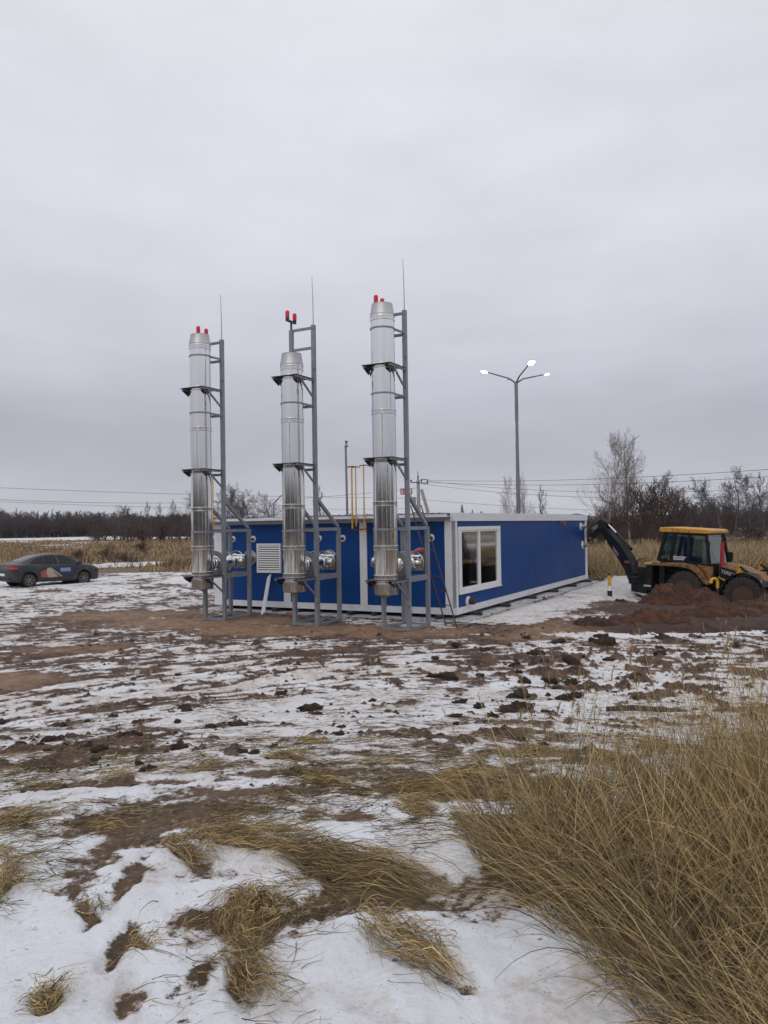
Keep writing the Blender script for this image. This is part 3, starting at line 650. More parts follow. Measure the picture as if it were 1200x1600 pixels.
def build_frame(low=False):
    Fm = empty('support_frame', (0, 0, 0), THETA)
    s = .345; b = .095; dp = 1.10
    def bar(nm, p, q, w=b, h=None, mat=None, **k): return MB().bar(p, q, w, h, **k).build(nm, mat or M['grey'], Fm)
    bar('mast_post', (0, -s, 0), (0, -s, 7.79)); bar('mast_post', (0, s, 0), (0, s, 7.74))
    for y in (-s, s): bar('rear_leg', (dp, y, 0), (dp, y, 2.53))
    e = b / 2 + .001
    for z in (.035, 1.25, 2.49):
        hgt = .07 if z < .1 else .085
        if z != 1.25: bar('cross_rail', (0, -s + e, z), (0, s - e, z), .06, hgt)
        bar('cross_rail', (dp, -s + e, z), (dp, s - e, z), .06, hgt)
        for y in (-s, s): bar('side_rail', (e, y, z), (dp - e, y, z), .06, hgt + (.05 if z == 1.25 else 0))
    bar('base_plate', (0, -s + e, .035), (0, s - e, .035), .0601, .01) if False else None
    for y in (-s, s): bar('diagonal_brace', (.02, y + .004, 3.32), (dp - .02, y + .004, 2.555), .07, .08)
    for z in (4.06, 5.70, 7.22, 7.74): bar('mast_rung', (0, -s + e, z - .02), (0, s - e, z - .02), .06, .06)
    for z in (6.34, 4.13, 1.235):
        for y in (-s, s):
            bar('bracket_arm', (-e, y, z), (-.84, y, z), .05, .05)
            bar('bracket_strut', (-e + .01, y, z - .45), (-.62, y, z - .03), .04, .04)
            MB().prism([(-.86, z - .026), (-.50, z - .026), (-.60, z - .16)], y - .006, y + .006).build('bracket_gusset', M['darksteel'], Fm)
        # plate with a round hole under the flue flange
        vs = []; fs = []; n = 48
        for k in range(n):
            t = 2 * math.pi * k / n; c, q = math.cos(t), math.sin(t); m = max(abs(c), abs(q))
            for zz in (z + .028, z + .04): vs += [(-.47 + .30 * c, .30 * q, zz), (-.47 + .40 * c / m, .39 * q / m, zz)]
        for k in range(n):
            a = 4 * k; d = 4 * ((k + 1) % n)
            fs += [(a, a + 1, d + 1, d), (a + 2, d + 2, d + 3, a + 3), (a + 1, a + 3, d + 3, d + 1), (a, d, d + 2, a + 2)]
        MB().add(vs, fs).build('support_plate', M['darksteel'], Fm)
    for z in ((5.70, 2.47) if low else (7.26, 5.70, 2.47)):
        MB().lathe([(.291, z - .022), (.302, z - .02), (.302, z + .02), (.291, z + .022)], 48, 'Z', (-.5, 0, 0), cap=False).build('pipe_clamp', M['grey'], Fm)
        for y in (-1, 1): bar('clamp_arm', (-.045, y * s * .98, z - .02), (-.36, y * .25, z - .0), .045, .045)
    # lightning rod and the pair of red obstruction lights
    MB().tube([(0, -s, 7.79), (0, -s, 8.3), (.0, -s + .02, 9.06)], [.012, .010, .006], 6).build('lightning_rod', M['grey'], Fm)
    MB().bar((.0, s, 7.74), (0, s, 7.95), .04).build('lamp_stem', M['darksteel'], Fm)
    MB().bar((-.22, s, 7.97), (.20, s, 7.97), .06, .05).build('lamp_arm', M['darksteel'], Fm)
    for x in (-.17, .16):
        w = MB().lathe([(.045, 7.995), (.05, 8.02), (.05, 8.045)], 16, 'Z', (x, s, 0)).build('warning_light', M['darksteel'], Fm)
        MB().lathe([(.052, 8.045), (.056, 8.12), (.054, 8.20), (.035, 8.225), (.005, 8.23)], 16, 'Z', (x, s, 0)).build('light_lens', M['redlamp'], w, smooth=True)
    return Fm
ch_tall = build_chimney(7.86, False); ch_low = build_chimney(6.98, False); ch_rag = build_chimney(7.86, True)
frs = [build_frame(k == 1) for k in range(3)]
vs_ = chim_positions()
for (C, v, lab) in [(ch_rag, vs_[0], 'stainless steel chimney nearest the building corner, beside the ladder'),
                    (ch_low, vs_[1], 'shortest stainless steel chimney, in the middle, its red lights on the bare mast above'),
                    (ch_tall, vs_[2], 'stainless steel chimney at the far end of the blue front wall')]:
    C.location = W(-3.75, v, 0); tag(C, lab, 'chimney', 'stainless steel chimneys')
for i, (v, lab) in enumerate([(vs_[0], 'grey steel frame and mast behind the chimney beside the ladder'),
                              (vs_[1], 'grey steel mast standing higher than its short middle chimney'),
                              (vs_[2], 'grey steel frame and mast behind the chimney by the louvre grille')]):
    f_ = frs[i]
    f_.location = W(-3.25, v, 0); tag(f_, lab, 'support frame', 'grey chimney support frames')

# ------------------------------------------------------------------ ladder, plank, gas vents, cable
def local_obj(root, p): return root.matrix_world.inverted() @ Vector(p)
Ld = empty('ladder', (0, 0, 0), 0, 'thin rusty iron ladder leaning on the eave beside the corner post', 'ladder')
a0, a1 = W(-2.15, -.62, -.02), W(-2.30, -.98, -.04)
t0, t1 = W(-.45, 1.16, 3.12), W(-.45, .84, 3.12)
for p, q in ((a0, t0), (a1, t1)): MB().tube([p, q], .019, 6).build('rail', M['rust'], Ld)
for i in range(9):
    s = (i + .6) / 9.2; MB().tube([a0.lerp(t0, s), a1.lerp(t1, s)], .012, 5).build('rung', M['rust'], Ld)
Pk = MB().bar(W(-1.55, 5.54, .0), W(-.02, 6.42, 1.02), .17, .035, up=(UX, UY, 0)).build('plank', M['white'])
Pk.name = 'white_plank'; tag(Pk, 'narrow white trim board leaning on the blue wall under the grille', 'plank')
def vent_pipe(v, u, zb, zt, r, lab):
    g = empty('gas_vent_pipe', W(u, v, zb), THETA)
    h = zt - zb
    MB().tube([(0, 0, 0), (0, 0, h * .42)], r * 1.25, 10).build('lower_pipe', M['yellow_pipe'], g, smooth=True)
    MB().tube([(0, 0, h * .42), (0, 0, h)], r, 10).build('upper_pipe', M['orange_rust'] if False else M['yellow_pipe'], g, smooth=True)
    MB().tube([(-.0, .14, h + .0), (0, 0, h + .015), (0, -.14, h + .0)], r * .9, 8).build('tee_top', M['orange_rust'], g)
    tag(g, lab, 'gas pipe', 'yellow gas vent pipes'); return g
vent_pipe(3.06, -.47, 2.50, 4.30, .022, 'yellow vent pipe on the white strip, thicker one of the close pair')
vent_pipe(2.93, -.47, 2.56, 4.28, .017, 'thin yellow vent pipe close beside the thicker one')
g3 = vent_pipe(2.66, -.47, 2.50, 4.32, .018, 'yellow vent pipe standing apart, next to the nearest chimney')
vent_pipe(8.30, -.47, 2.40, 4.30, .022, 'yellow vent pipe behind the farthest chimney')
mb = MB(); mb.tube([(0, 0, 0), (0, -.02, -.06), (0, .08, -.10), (.0, .16, -.05), (.2, .16, -.03), (.5, .16, -.03)], .018, 8); mb.build('outlet_bend', M['yellow_pipe'], g3)
cb = MB().tube([W(-.47, 3.12, 2.47), W(-.48, 2.9, 2.455), W(-.46, 2.72, 2.47), W(-.2, 2.6, 2.48), W(.03, 2.6, 2.48)], .022, 6).build('gas_cross_pipe', M['rust'])
tag(cb, 'short rusty pipe joining the feet of the yellow vents', 'pipe')
cb2 = MB().tube([W(-2.3, -1.0, -.03), W(-1.7, -1.15, .05), W(-1.2, -1.5, -.02), W(-.9, -1.35, -.03), W(-1.4, -.6, -.03)], .018, 6).build('black_cable', M['black'])
tag(cb2, 'black cable lying loose by the foot of the ladder', 'cable')

# ------------------------------------------------------------------ street lamp, poles, wires
def lamp_post():
    P = empty('street_lamp', (6.24, 36, -.1), 0, 'tall grey lamp post with three lit arms behind the blue building', 'street lamp')
    MB().tube([(0, 0, 0), (0, 0, 3.2), (-.0, 0, 7.6)], [.12, .10, .065], 12).build('pole', M['pole_dark'], P, smooth=True)
    MB().tube([(0, 0, 7.45), (0, 0, 9.26)], .082, 12).build('head_sleeve', M['pole_dark'], P, smooth=True)
    for tip, rot, sc in [((-1.35, -.35, 9.66), -.5, .52), ((.36, -1.35, 9.80), .2, .72), ((1.38, .35, 9.66), .45, .46)]:
        d = Vector((tip[0], tip[1], 0)).normalized()
        a = MB().tube([(0, 0, 9.2), Vector(tip) * .25 + Vector((0, 0, 9.34 * .75)), tip], [.045, .035, .028], 8).build('lamp_arm', M['pole_dark'], P)
        t = Vector(tip); yaw = math.atan2(d.y, d.x)
        hd = MB(); 
        for k, (x, w, h) in enumerate([]): pass
        prof = [(-.05, .03, .03), (.08, .07, .05), (.25, .13, .06), (.50, .13, .05), (.62, .08, .03)]
        vs = []; n = 10
        for x, w, h in prof:
            for j in range(n):
                q = 2 * math.pi * j / n; vs.append((x, w * math.cos(q), h * math.sin(q)))
        fs = [(i * n + j, i * n + (j + 1) % n, (i + 1) * n + (j + 1) % n, (i + 1) * n + j) for i in range(4) for j in range(n)]
        fs += [tuple(range(n)), tuple(4 * n + j for j in range(n))]
        o = hd.add([(p[0] * sc, p[1] * sc, p[2] * sc) for p in vs], fs).build('lamp_head', M['pole_dark'], P, smooth=True); o.location = t; o.rotation_euler = (0, -.22, yaw)
        e = MB().lathe([(.20, -.02), (.22, -.06), (.16, -.11), (.03, -.13)], 20, 'Z', (.25, 0, 0)).build('lit_lens', M['led'], P, smooth=True)
        e.scale = (1.35 * sc, .8 * sc, sc); e.location = t; e.rotation_euler = (0, -.22, yaw)
    bx = MB().box((-.42, -.2, 9.34), (-.26, -.1, 9.40)).build('photo_cell', M['pole_dark'], P)
lamp_post()
gp = empty('camera_pole', (-2.13, 45, -.1), 0, 'slim bare grey pole with a small finial behind the blue roof', 'pole')
MB().tube([(0.03, 0, 0), (-.04, 0, 7.3)], [.085, .06], 10).build('shaft', M['pole_dark'], gp, smooth=True)
MB().lathe([(.05, 7.28), (.14, 7.30), (.14, 7.34), (.05, 7.36), (.05, 7.5), (.10, 7.62), (.02, 7.66)], 12).build('finial', M['pole_dark'], gp)
up = empty('power_pole', (3.36, 75, -.2), 0, 'concrete power pole with a slanting prop and small sign board', 'power pole')
MB().tube([(0.05, 0, 0), (-.02, 0, 7.2)], [.20, .15], 8).build('shaft', M['pole_conc'], up)
MB().tube([(1.95, -.3, 0), (.30, 0, 6.25)], [.18, .15], 8).build('prop', M['pole_conc'], up)
MB().tube([(-.02, 0, 7.1), (-.02, 0, 8.0)], [.07, .03], 6).build('spike', M['darksteel'], up)
MB().bar((-.75, 0, 6.95), (.95, -.3, 6.8), .09).build('crossarm', M['darksteel'], up)
MB().bar((.25, 0, 7.25), (.95, -.2, 7.15), .06).build('crossarm', M['darksteel'], up)
for x, z in ((-.7, 7.0), (.3, 6.95), (.88, 6.88), (-.02, 7.35)): MB().lathe([(.05, z), (.09, z + .08), (.06, z + .2)], 8, 'Z', (x, -.1, 0)).build('insulator', M['darksteel'], up)
sb = MB().box((-1.75, -.25, 5.75), (-.6, -.2, 6.35)).build('sign_board', M['paperwhite'], up)
mb = MB(); mb.box((-1.75, -.26, 6.28), (-.6, -.252, 6.35)); mb.box((-1.75, -.26, 5.75), (-.6, -.252, 5.84))
for i in range(5): mb.box((-1.75 + i * .26, -.26, 5.84), (-1.63 + i * .26, -.252, 6.28))
mb.build('sign_marks', M['pink'], sb)
MB().box((-.75, -.45, 4.9), (-.25, -.15, 5.5)).build('meter_box', M['capgrey'], up)
fl = empty('far_lamp_post', (-9.95, 70, -.1), 0, 'distant short lamp post among bare trees beyond the roof', 'lamp post')
MB().tube([(0, 0, 0), (0, 0, 4.9)], .07, 8).build('pole', M['pole_dark'], fl); MB().bar((0, 0, 4.85), (.75, 0, 5.6), .16, .07).build('lamp_head', M['darksteel'], fl)
def wire(p, q, sag, lab, r=.012):
    p = Vector(p); q = Vector(q); pts = [p.lerp(q, s) - Vector((0, 0, sag * 4 * s * (1 - s))) for s in np.linspace(0, 1, 22)]
    o = MB().tube(pts, r, 4).build('power_line', M['darksteel']); tag(o, lab, 'power line', 'overhead power lines'); return o
wire((3.3, 75, 6.98), (24, 38, 5.35), .45, 'upper overhead wire running from the power pole past the birches', .013)
wire((4.2, 75, 6.75), (24, 38, 4.95), .50, 'second overhead wire running from the power pole past the birches', .013)
wire((4.2, 75, 6.85), (26, 60, 4.9), .5, 'overhead wire dropping from the power pole behind the street lamp', .013)
wire((3.6, 75, 6.6), (26, 60, 4.4), .55, 'lower overhead wire dropping from the power pole behind the lamp', .013)
wire((3.4, 75, 5.1), (28, 66, 3.3), .3, 'lowest slack overhead wire right of the power pole', .012)
wire((3.3, 75, 5.2), (-48, 62, 7.2), .35, 'topmost long overhead wire crossing the sky on the left', .014)
wire((3.3, 75, 6.2), (-46, 58, 6.6), 1.55, 'middle long overhead wire on the left, sagging', .014)
wire((2.6, 75, 4.2), (-50, 64, 6.4), .6, 'lowest long overhead wire on the left', .012)
for (x, y, h, lb) in ((24, 38, 7.5, 'concrete pole carrying the two upper wires, beyond the picture edge'), (-48, 62, 8, 'concrete pole at the far left end of the wires')):
    pp = empty('wire_pole', (x, y, -.2), 0, lb, 'power pole'); MB().tube([(0, 0, 0), (0, 0, h)], [.2, .14], 8).build('shaft', M['pole_conc'], pp); MB().bar((-.8, 0, h - .8), (.8, 0, h - .8), .09).build('crossarm', M['darksteel'], pp)
# ------------------------------------------------------------------ the car (local x forward, origin under the rear axle)
def itp(x, pts):
    xs = [p[0] for p in pts]; ys = [p[1] for p in pts]; return float(np.interp(x, xs, ys))
def build_car():
    C = empty('parked_car', (-16.83, 35.93, 0), R(50), 'dark grey saloon car with an orange and cream print on its doors', 'car')
    C.rotation_euler = (0, R(.8), R(50)); C.location.z = gz(-16.5, 36) - .01
    roof = [(-.86, .80), (-.84, 1.00), (-.70, 1.07), (-.38, 1.10), (0, 1.25), (.35, 1.38), (.75, 1.46), (1.2, 1.50), (1.55, 1.49), (1.95, 1.41), (2.3, 1.25), (2.75, 1.02), (3.0, .97), (3.3, .89), (3.48, .78), (3.56, .62)]
    belt = [(-.86, .78), (-.84, .96), (-.7, 1.00), (0, 1.01), (1.2, .98), (2.5, .95), (3.0, .90), (3.3, .82), (3.48, .70), (3.56, .58)]
    wmax = [(-.86, .66), (-.80, .76), (-.55, .84), (0, .875), (1.3, .88), (2.6, .875), (3.1, .82), (3.4, .70), (3.56, .55)]
    wroof = [(-.86, .60), (-.6, .68), (0, .60), (.6, .57), (1.3, .58), (1.9, .58), (2.4, .62), (2.75, .70), (3.2, .66), (3.56, .45)]
    bot = [(-.86, .42), (-.8, .28), (-.5, .22), (2.9, .20), (3.45, .20), (3.56, .35)]
    def arch(x):
        z = 0
        for xa in (0, 2.635):
            q = .37 ** 2 - (x - xa) ** 2
            if q > 0: z = max(z, .31 + math.sqrt(q))
        return z
    xs = sorted(set([round(v, 3) for v in np.linspace(-.86, 3.56, 46)] + [round(xa + .37 * math.cos(t), 3) for xa in (0, 2.635) for t in np.linspace(0, math.pi, 13)]))
    def ring(x):
        zb = itp(x, bot); a = max(zb, arch(x)); w = itp(x, wmax); be = itp(x, belt); ro = itp(x, roof); wr = min(itp(x, wroof), w * .95); wb = w * .955
        zz = [zb + .02, a, max(a, .33), max(a, .50), max(a, .70), max(be - .09, a + .02), be]
        pts = [(0, max(zb, a - .02)), (w * .80, max(zb, a - .01)), (w * .965, zz[1] + .01), (w * .985, zz[2] + .02), (w, zz[3] + .03), (w * .995, zz[4] + .04), (w * .985, zz[5]), (wb, be)]
        re = ro - .05 if ro - be > .12 else be + (ro - be) * .6
        pts += [(wb + (wr - wb) * .5, be + (re - be) * .5 + .0), (wr, re), (wr * .86, ro - .012), (wr * .5, ro), (0, ro + .004)]
        return pts
    def side_y(x, z, off=0):
        p = ring(x)[2:10]; p = sorted(p, key=lambda q: q[1]); return float(np.interp(z, [q[1] for q in p], [q[0] for q in p])) + off
    V = []; F = []; n = len(ring(0)); full = 2 * n - 2
    for x in xs:
        r_ = ring(x); V += [(x, -y, z) for y, z in r_] + [(x, y, z) for y, z in r_[-2:0:-1]]
    for i in range(len(xs) - 1):
        for k in range(full): F.append((i * full + k, i * full + (k + 1) % full, (i + 1) * full + (k + 1) % full, (i + 1) * full + k))
    mb = MB(); mb.add(V, F); mb.add([V[k] for k in range(full)], [tuple(range(full - 1, -1, -1))]); mb.add([V[(len(xs) - 1) * full + k] for k in range(full)], [tuple(range(full))])
    body = mb.build('body', M['car'], C, smooth=True, fix=True)
    def patch(name, poly, mat, off=.008, sides=(-1, 1), par=C, n_sub=1):
        o = None
        for s in sides:
            pts = []
            for (a, b) in zip(poly, poly[1:] + poly[:1]):
                for k in range(3): q = k / 3; pts.append((a[0] + (b[0] - a[0]) * q, a[1] + (b[1] - a[1]) * q))
            cx = sum(p[0] for p in pts) / len(pts); cz = sum(p[1] for p in pts) / len(pts)
            vs = [(cx, s * side_y(cx, cz, off), cz)] + [(x, s * side_y(x, z, off), z) for x, z in pts]
            fs = [(0, 1 + i, 1 + (i + 1) % len(pts)) for i in range(len(pts))]
            o = MB().add(vs, fs).build(name, mat, par, smooth=True)
        return o
    darkg = M['glass_dark'] = material('dark_car_glass', (.008, .012, .012), .10, spec=.35)
    patch('window', [(-.02, 1.06), (.30, 1.27), (.62, 1.37), (.70, 1.38), (.70, 1.04)], darkg)
    patch('window', [(.74, 1.04), (.74, 1.39), (1.15, 1.42), (1.27, 1.42), (1.32, 1.03)], darkg)
    patch('window', [(1.42, 1.03), (1.38, 1.42), (1.7, 1.40), (2.0, 1.31), (2.36, 1.08), (2.42, 1.01)], darkg)
    patch('window_trim', [(-.06, 1.035), (-.06, 1.055), (1.2, 1.02), (2.44, .995), (2.44, .975), (1.2, .995)], M['black'], .005)
    # windscreen and rear window
    def slope(name, x0, x1, w):
        vs = []; k = 6
        for i in range(k + 1):
            x = x0 + (x1 - x0) * i / k; z = itp(x, roof) + .012; ww = min(itp(x, wroof) * w, .62)
            vs += [(x, -ww, z - .02), (x, -ww * .5, z), (x, ww * .5, z), (x, ww, z - .02)]
        MB().add(vs, [(4 * i + j, 4 * i + j + 1, 4 * i + j + 5, 4 * i + j + 4) for i in range(k) for j in range(3)]).build(name, darkg, C, smooth=True)
    slope('rear_window', -.28, .50, .86); slope('windscreen', 1.98, 2.68, .9)
    for x0 in (.70, 1.62): 
        for s in (-1, 1): h_ = MB().box((x0 - .0, s * side_y(x0, .9, .0), .885), (x0 + .2, s * side_y(x0, .9, .03), .915)).build('door_handle', M['black'], C, bevel=.006)
    for x0 in (.36, 1.36, 2.38): patch('door_gap', [(x0, .34), (x0, .98), (x0 + .012, .98), (x0 + .012, .34)], M['hole'], .003)
    patch('sill_trim', [(.40, .21), (.40, .30), (2.22, .30), (2.22, .21)], M['black'], .004)
    # the print on the doors
    patch('door_print_orange', [(.52, .42), (.46, .66), (.70, .78), (.95, .80), (1.06, .40)], M['orange'], .012, (-1,))
    patch('door_print_cream', [(.86, .40), (.74, .62), (.80, .86), (.92, .84), (1.12, .62), (1.34, .42)], M['cream'], .017, (-1,))
    patch('door_print_navy', [(.95, .93), (1.20, .72), (1.50, .50), (2.05, .48), (2.1, .90), (1.3, .94)], M['navy'], .012, (-1,))
    patch('door_print_stripe', [(.90, .90), (1.02, .82), (1.52, .44), (1.44, .42), (.98, .76)], M['cream'], .022, (-1,))
    for z in (.80, .74, .68): patch('door_lettering', [(1.42, z - .02), (1.42, z + .02), (1.92, z + .02), (1.92, z - .02)], M['pale'], .018, (-1,))
    for s in (-1, 1):
        vs = [(-.80, s * .62, .86), (-.845, s * .50, .98), (-.74, s * .80, .98), (-.52, s * .865, .90), (-.55, s * .868, .84), (-.80, s * .78, .82)]
        cc = tuple(sum(p[i] for p in vs) / 6 for i in range(3))
        MB().add([(cc[0] - .05, cc[1] + s * .03, cc[2])] + [(p[0] - .03, p[1] + s * .012, p[2]) for p in vs], [(0, 1 + i, 1 + (i + 1) % 6) for i in range(6)]).build('tail_light', M['tail'], C)
        vs = [(3.36, s * .72, .78), (3.50, s * .55, .74), (3.53, s * .42, .68), (3.50, s * .50, .62), (3.30, s * .77, .66)]
        MB().add([(p[0] + .025, p[1] + s * .025, p[2]) for p in vs], [tuple(range(5))]).build('headlight', M['glass_dark'], C)
        mr_ = MB().box((2.28, s * .86, .98), (2.42, s * 1.04, 1.11)).build('wing_mirror', M['car'], C, bevel=.03)
    MB().box((-.885, -.26, .52), (-.87, .26, .63)).build('number_plate', M['white'], C)
    MB().box((-.885, -.72, .34), (-.83, .72, .44)).build('rear_bumper_trim', M['black'], C, bevel=.01)
    MB().box((-.30, -.68, .2), (2.95, .68, .3)).build('underbody', M['hole'], C)
    for xa in (0, 2.635):
        for s in (-1, 1):
            wh = MB().lathe([(.20, s * .60), (.30, s * .60), (.315, s * .64), (.318, s * .78), (.30, s * .81), (.215, s * .812)], 32, 'Y', (xa, 0, .312), cap=False).build('wheel', M['tyre'], C, smooth=True)
            MB().lathe([(.215, s * .80), (.20, s * .77), (.05, s * .765)], 32, 'Y', (xa, 0, .312), cap=False).build('wheel_dish', M['hole'], wh)
            rim = MB()
            for k in range(7):
                t = 2 * math.pi * k / 7; rim.bar((xa, s * .79, .312), (xa + .212 * math.cos(t), s * .80, .312 + .212 * math.sin(t)), .045, .02, up=(0, 1, 0))
            rim.lathe([(.05, s * .80), (.05, s * .815)], 12, 'Y', (xa, 0, .312)); rim.lathe([(.195, s * .80), (.215, s * .806), (.20, s * .79)], 32, 'Y', (xa, 0, .312), cap=False)
            rim.build('rim', M['alloy'], wh, smooth=True)
            MB().lathe([(.36, s * .56), (.36, s * .80)], 24, 'Y', (xa, 0, .33), cap=False).build('wheel_well', M['hole'], C)
build_car()

# ------------------------------------------------------------------ backhoe loader (local x forward, origin under the rear axle)
def build_backhoe():
    B = empty('backhoe_loader', (11.60, 28.80, -.56), R(-46), 'mud splashed yellow and black backhoe loader with its digging arm raised', 'digger')
    B.rotation_euler = (0, R(3.0), R(-46))
    zc = .66
    for nm, (xa, s) in [('wheel', (x, s)) for x in (0, 2.06) for s in (-1, 1)]:
        w = empty('wheel', (xa, s * 1.05, zc)); w.parent = B
        prof = [(.36, -.22), (.52, -.235), (.625, -.21), (.64, -.12), (.64, .12), (.625, .21), (.52, .235), (.36, .22)]
        MB().lathe(prof, 40, 'Y', cap=False).build('tyre', M['tyre'], w, smooth=True)
        lug = MB()
        for k in range(22):
            t = 2 * math.pi * k / 22
            for sy in (-1, 1):
                tt = t + (.14 if sy > 0 else 0)
                p = (.65 * math.cos(tt), sy * .015, .65 * math.sin(tt)); q = (.642 * math.cos(tt + .17), sy * .225, .642 * math.sin(tt + .17))
                lug.bar(p, q, .06, .05, up=(math.cos(tt), 0, math.sin(tt)))
        lug_o = lug.build('tread', M['tyre'], w); lug_o['kind'] = 'stuff'
        rm_ = MB().lathe([(.375, s * .20), (.36, s * .17), (.33, s * .02), (.20, s * -.02), (.19, s * .10), (.12, s * .14), (.05, s * .15)], 32, 'Y').build('rim', M['rim_mud'], w, smooth=True)
        nut = MB()
        for k in range(8): t = 2 * math.pi * k / 8; nut.bar((.26 * math.cos(t), s * -.01, .26 * math.sin(t)), (.26 * math.cos(t), s * .03, .26 * math.sin(t)), .04, .04)
        nut.build('wheel_nuts', M['rust'], rm_)
    K, Y_, YM = M['cat_black'], M['cat_yellow'], M['cat_muddy']
    MB().prism([(-.9, .55), (2.9, .55), (3.0, .95), (1.0, 1.1), (-.9, 1.2)], -.42, .42).build('chassis', K, B, bevel=.02)
    MB().prism([(-.35, .55), (.35, .55), (.35, .8), (-.35, .8)], -.85, .85).build('axle', K, B); MB().prism([(1.95, .55), (2.4, .55), (2.4, .78), (1.95, .78)], -.85, .85).build('axle', K, B)
    # curved yellow rear fender
    for s in (-1, 1):
        top = [(-1.28, 1.56), (-.75, 1.57), (-.2, 1.60), (.22, 1.54), (.46, 1.38), (.64, 1.16), (.76, 1.02), (.82, .98)]
        inn = [(.82, .90), (.68, .94), (.54, 1.10), (.36, 1.30), (.14, 1.42), (-.2, 1.46), (-.75, 1.46), (-1.28, 1.44)]
        MB().prism(top + inn, s * .82, s * 1.18).build('rear_fender', YM, B, bevel=.012)
        MB().prism([(-.8, .9), (.6, .9), (.45, 1.3), (.1, 1.50), (-.7, 1.50)], s * .62, s * .70).build('fender_liner', K, B)
        MB().prism([(.30, 1.57), (.86, 1.52), (.86, 1.0), (.80, 1.0), (.60, 1.28), (.40, 1.48)], s * .80, s * .90).build('side_cover', YM, B)
        # front mudguard
        arc = [(2.06 + .76 * math.cos(R(t)), .70 + .74 * math.sin(R(t))) for t in range(25, 176, 10)]; arc2 = [(2.06 + .70 * math.cos(R(t)), .70 + .68 * math.sin(R(t))) for t in range(175, 24, -10)]
        MB().prism(arc + arc2, s * .86, s * 1.27).build('front_mudguard', K, B)
        st = MB().prism([(.98, .55), (1.30, .55), (1.30, .62), (.98, .62)], s * .8, s * 1.1); st.prism([(.98, .85), (1.30, .85), (1.30, .90), (.98, .90)], s * .8, s * 1.1); st.box((1.1, s * .80, .5), (1.16, s * .84, 1.1))
        st.build('step', K, B)
    n_before = set(B.children)
    # cab: pillars, glass, floor, roof
    cy = .80
    P = [(-1.08, 1.60, -.84, 2.68), (-.60, 1.60, -.48, 2.68), (.06, 1.56, .06, 2.68), (.86, 1.56, .68, 2.66)]
    for s in (-1, 1):
        for (xa, za, xb, zb_) in P: MB().bar((xa, s * cy, za), (xb, s * (cy - .06), zb_), .10 if xa != .86 else .08, .10, up=(0, 1, 0)).build('cab_pillar', K, B)
        MB().bar((-.84, s * (cy - .06), 2.655), (.68, s * (cy - .06), 2.645), .09, .08).build('cab_rail', K, B)
        MB().prism([(.20, 1.45), (.40, 1.30), (.60, 1.04), (.88, 1.0), (.90, 1.60), (.20, 1.60)], s * (cy - .03), s * (cy + .02)).build('cab_door_panel', K, B)
        MB().prism([(-1.05, 1.58), (.90, 1.54), (.90, 1.62), (-1.05, 1.66)], s * (cy - .05), s * (cy + .03)).build('cab_belt', K, B)
        for (a, b_) in ((0, 1), (1, 2), (2, 3)):
            p, q = P[a], P[b_]; yb, yt = s * (cy - .0), s * (cy - .06)
            MB().add([(p[0] + .04, yb, 1.65), (q[0] - .04, yb, 1.62), (q[2] - .04, yt, 2.64), (p[2] + .04, yt, 2.64)], [(0, 1, 2, 3)]).build('side_window', M['glass_cab'], B)
    MB().add([(.86, -.74, 1.58), (.86, .74, 1.58), (.68, .70, 2.64), (.68, -.70, 2.64)], [(0, 1, 2, 3)]).build('front_window', M['glass_cab'], B)
    MB().add([(-1.04, -.74, 1.8), (-1.04, .74, 1.8), (-.85, .70, 2.64), (-.85, -.70, 2.64)], [(0, 1, 2, 3)]).build('rear_window', M['glass_cab'], B)
    MB().box((-1.0, -.76, 1.2), (.86, .76, 1.56)).build('cab_floor', K, B)
    seat = MB().box((-.35, -.26, 1.56), (.15, .26, 1.78)).box((-.38, -.26, 1.78), (-.25, .26, 2.35)); seat.build('driver_seat', M['black'], B, bevel=.02)
    MB().tube([(.75, 0, 1.62), (.55, 0, 2.05)], .04, 8).lathe([(.19, -.01), (.20, 0), (.19, .01)], 20, 'X', (.54, 0, 2.07), cap=False).build('steering_column', K, B)
    MB().prism([(-1.06, 2.70), (-1.04, 2.83), (-.95, 2.86), (.74, 2.84), (.82, 2.79), (.82, 2.69), (-.9, 2.68)], -.84, .84).build('cab_roof', Y_, B, bevel=.03)
    for y in (-.6, .6): MB().lathe([(.07, 0), (.08, -.06), (.03, -.10)], 12, 'X', (-1.05, y, 2.77)).build('work_light', M['chrome'], B)
    mb = MB()
    for i, (a, b_) in enumerate([(1.80, .50), (1.75, .44), (1.70, .42)]): mb.box((-.50, -.812, a - .016), (-.50 + b_, -.806, a + .016))
    mb.build('window_sticker', M['letter'], B)
    MB().tube([(.72, -.78, 2.4), (.88, -.95, 2.42), (.88, -.95, 2.3)], .015, 6).box((.86, -1.0, 2.12), (.89, -.90, 2.36)).build('mirror', K, B)
    for ch in B.children:
        if ch not in n_before: ch.location.x -= .14
    # bonnet, red exhaust, grille
    MB().prism([(.87, .9), (2.35, .85), (2.40, 1.12), (2.2, 1.38), (1.6, 1.54), (.87, 1.66)], -.40, .40).build('bonnet', YM, B, bevel=.04)
    MB().box((2.36, -.36, .78), (2.44, .36, 1.06)).build('front_grille', K, B)
    MB().lathe([(.09, 1.70), (.11, 1.85), (.11, 2.05), (.06, 1.98)], 14, 'Z', (1.16, -.20, 0)).build('air_filter', K, B, smooth=True)
    MB().tube([(1.0, -.46, 1.5), (1.0, -.46, 2.42)], .062, 12).build('exhaust_stack', M['red'], B, smooth=True)
    MB().tube([(1.0, -.46, 2.42), (1.01, -.46, 2.56), (.96, -.46, 2.66)], .04, 10).build('exhaust_tip', K, B, smooth=True)
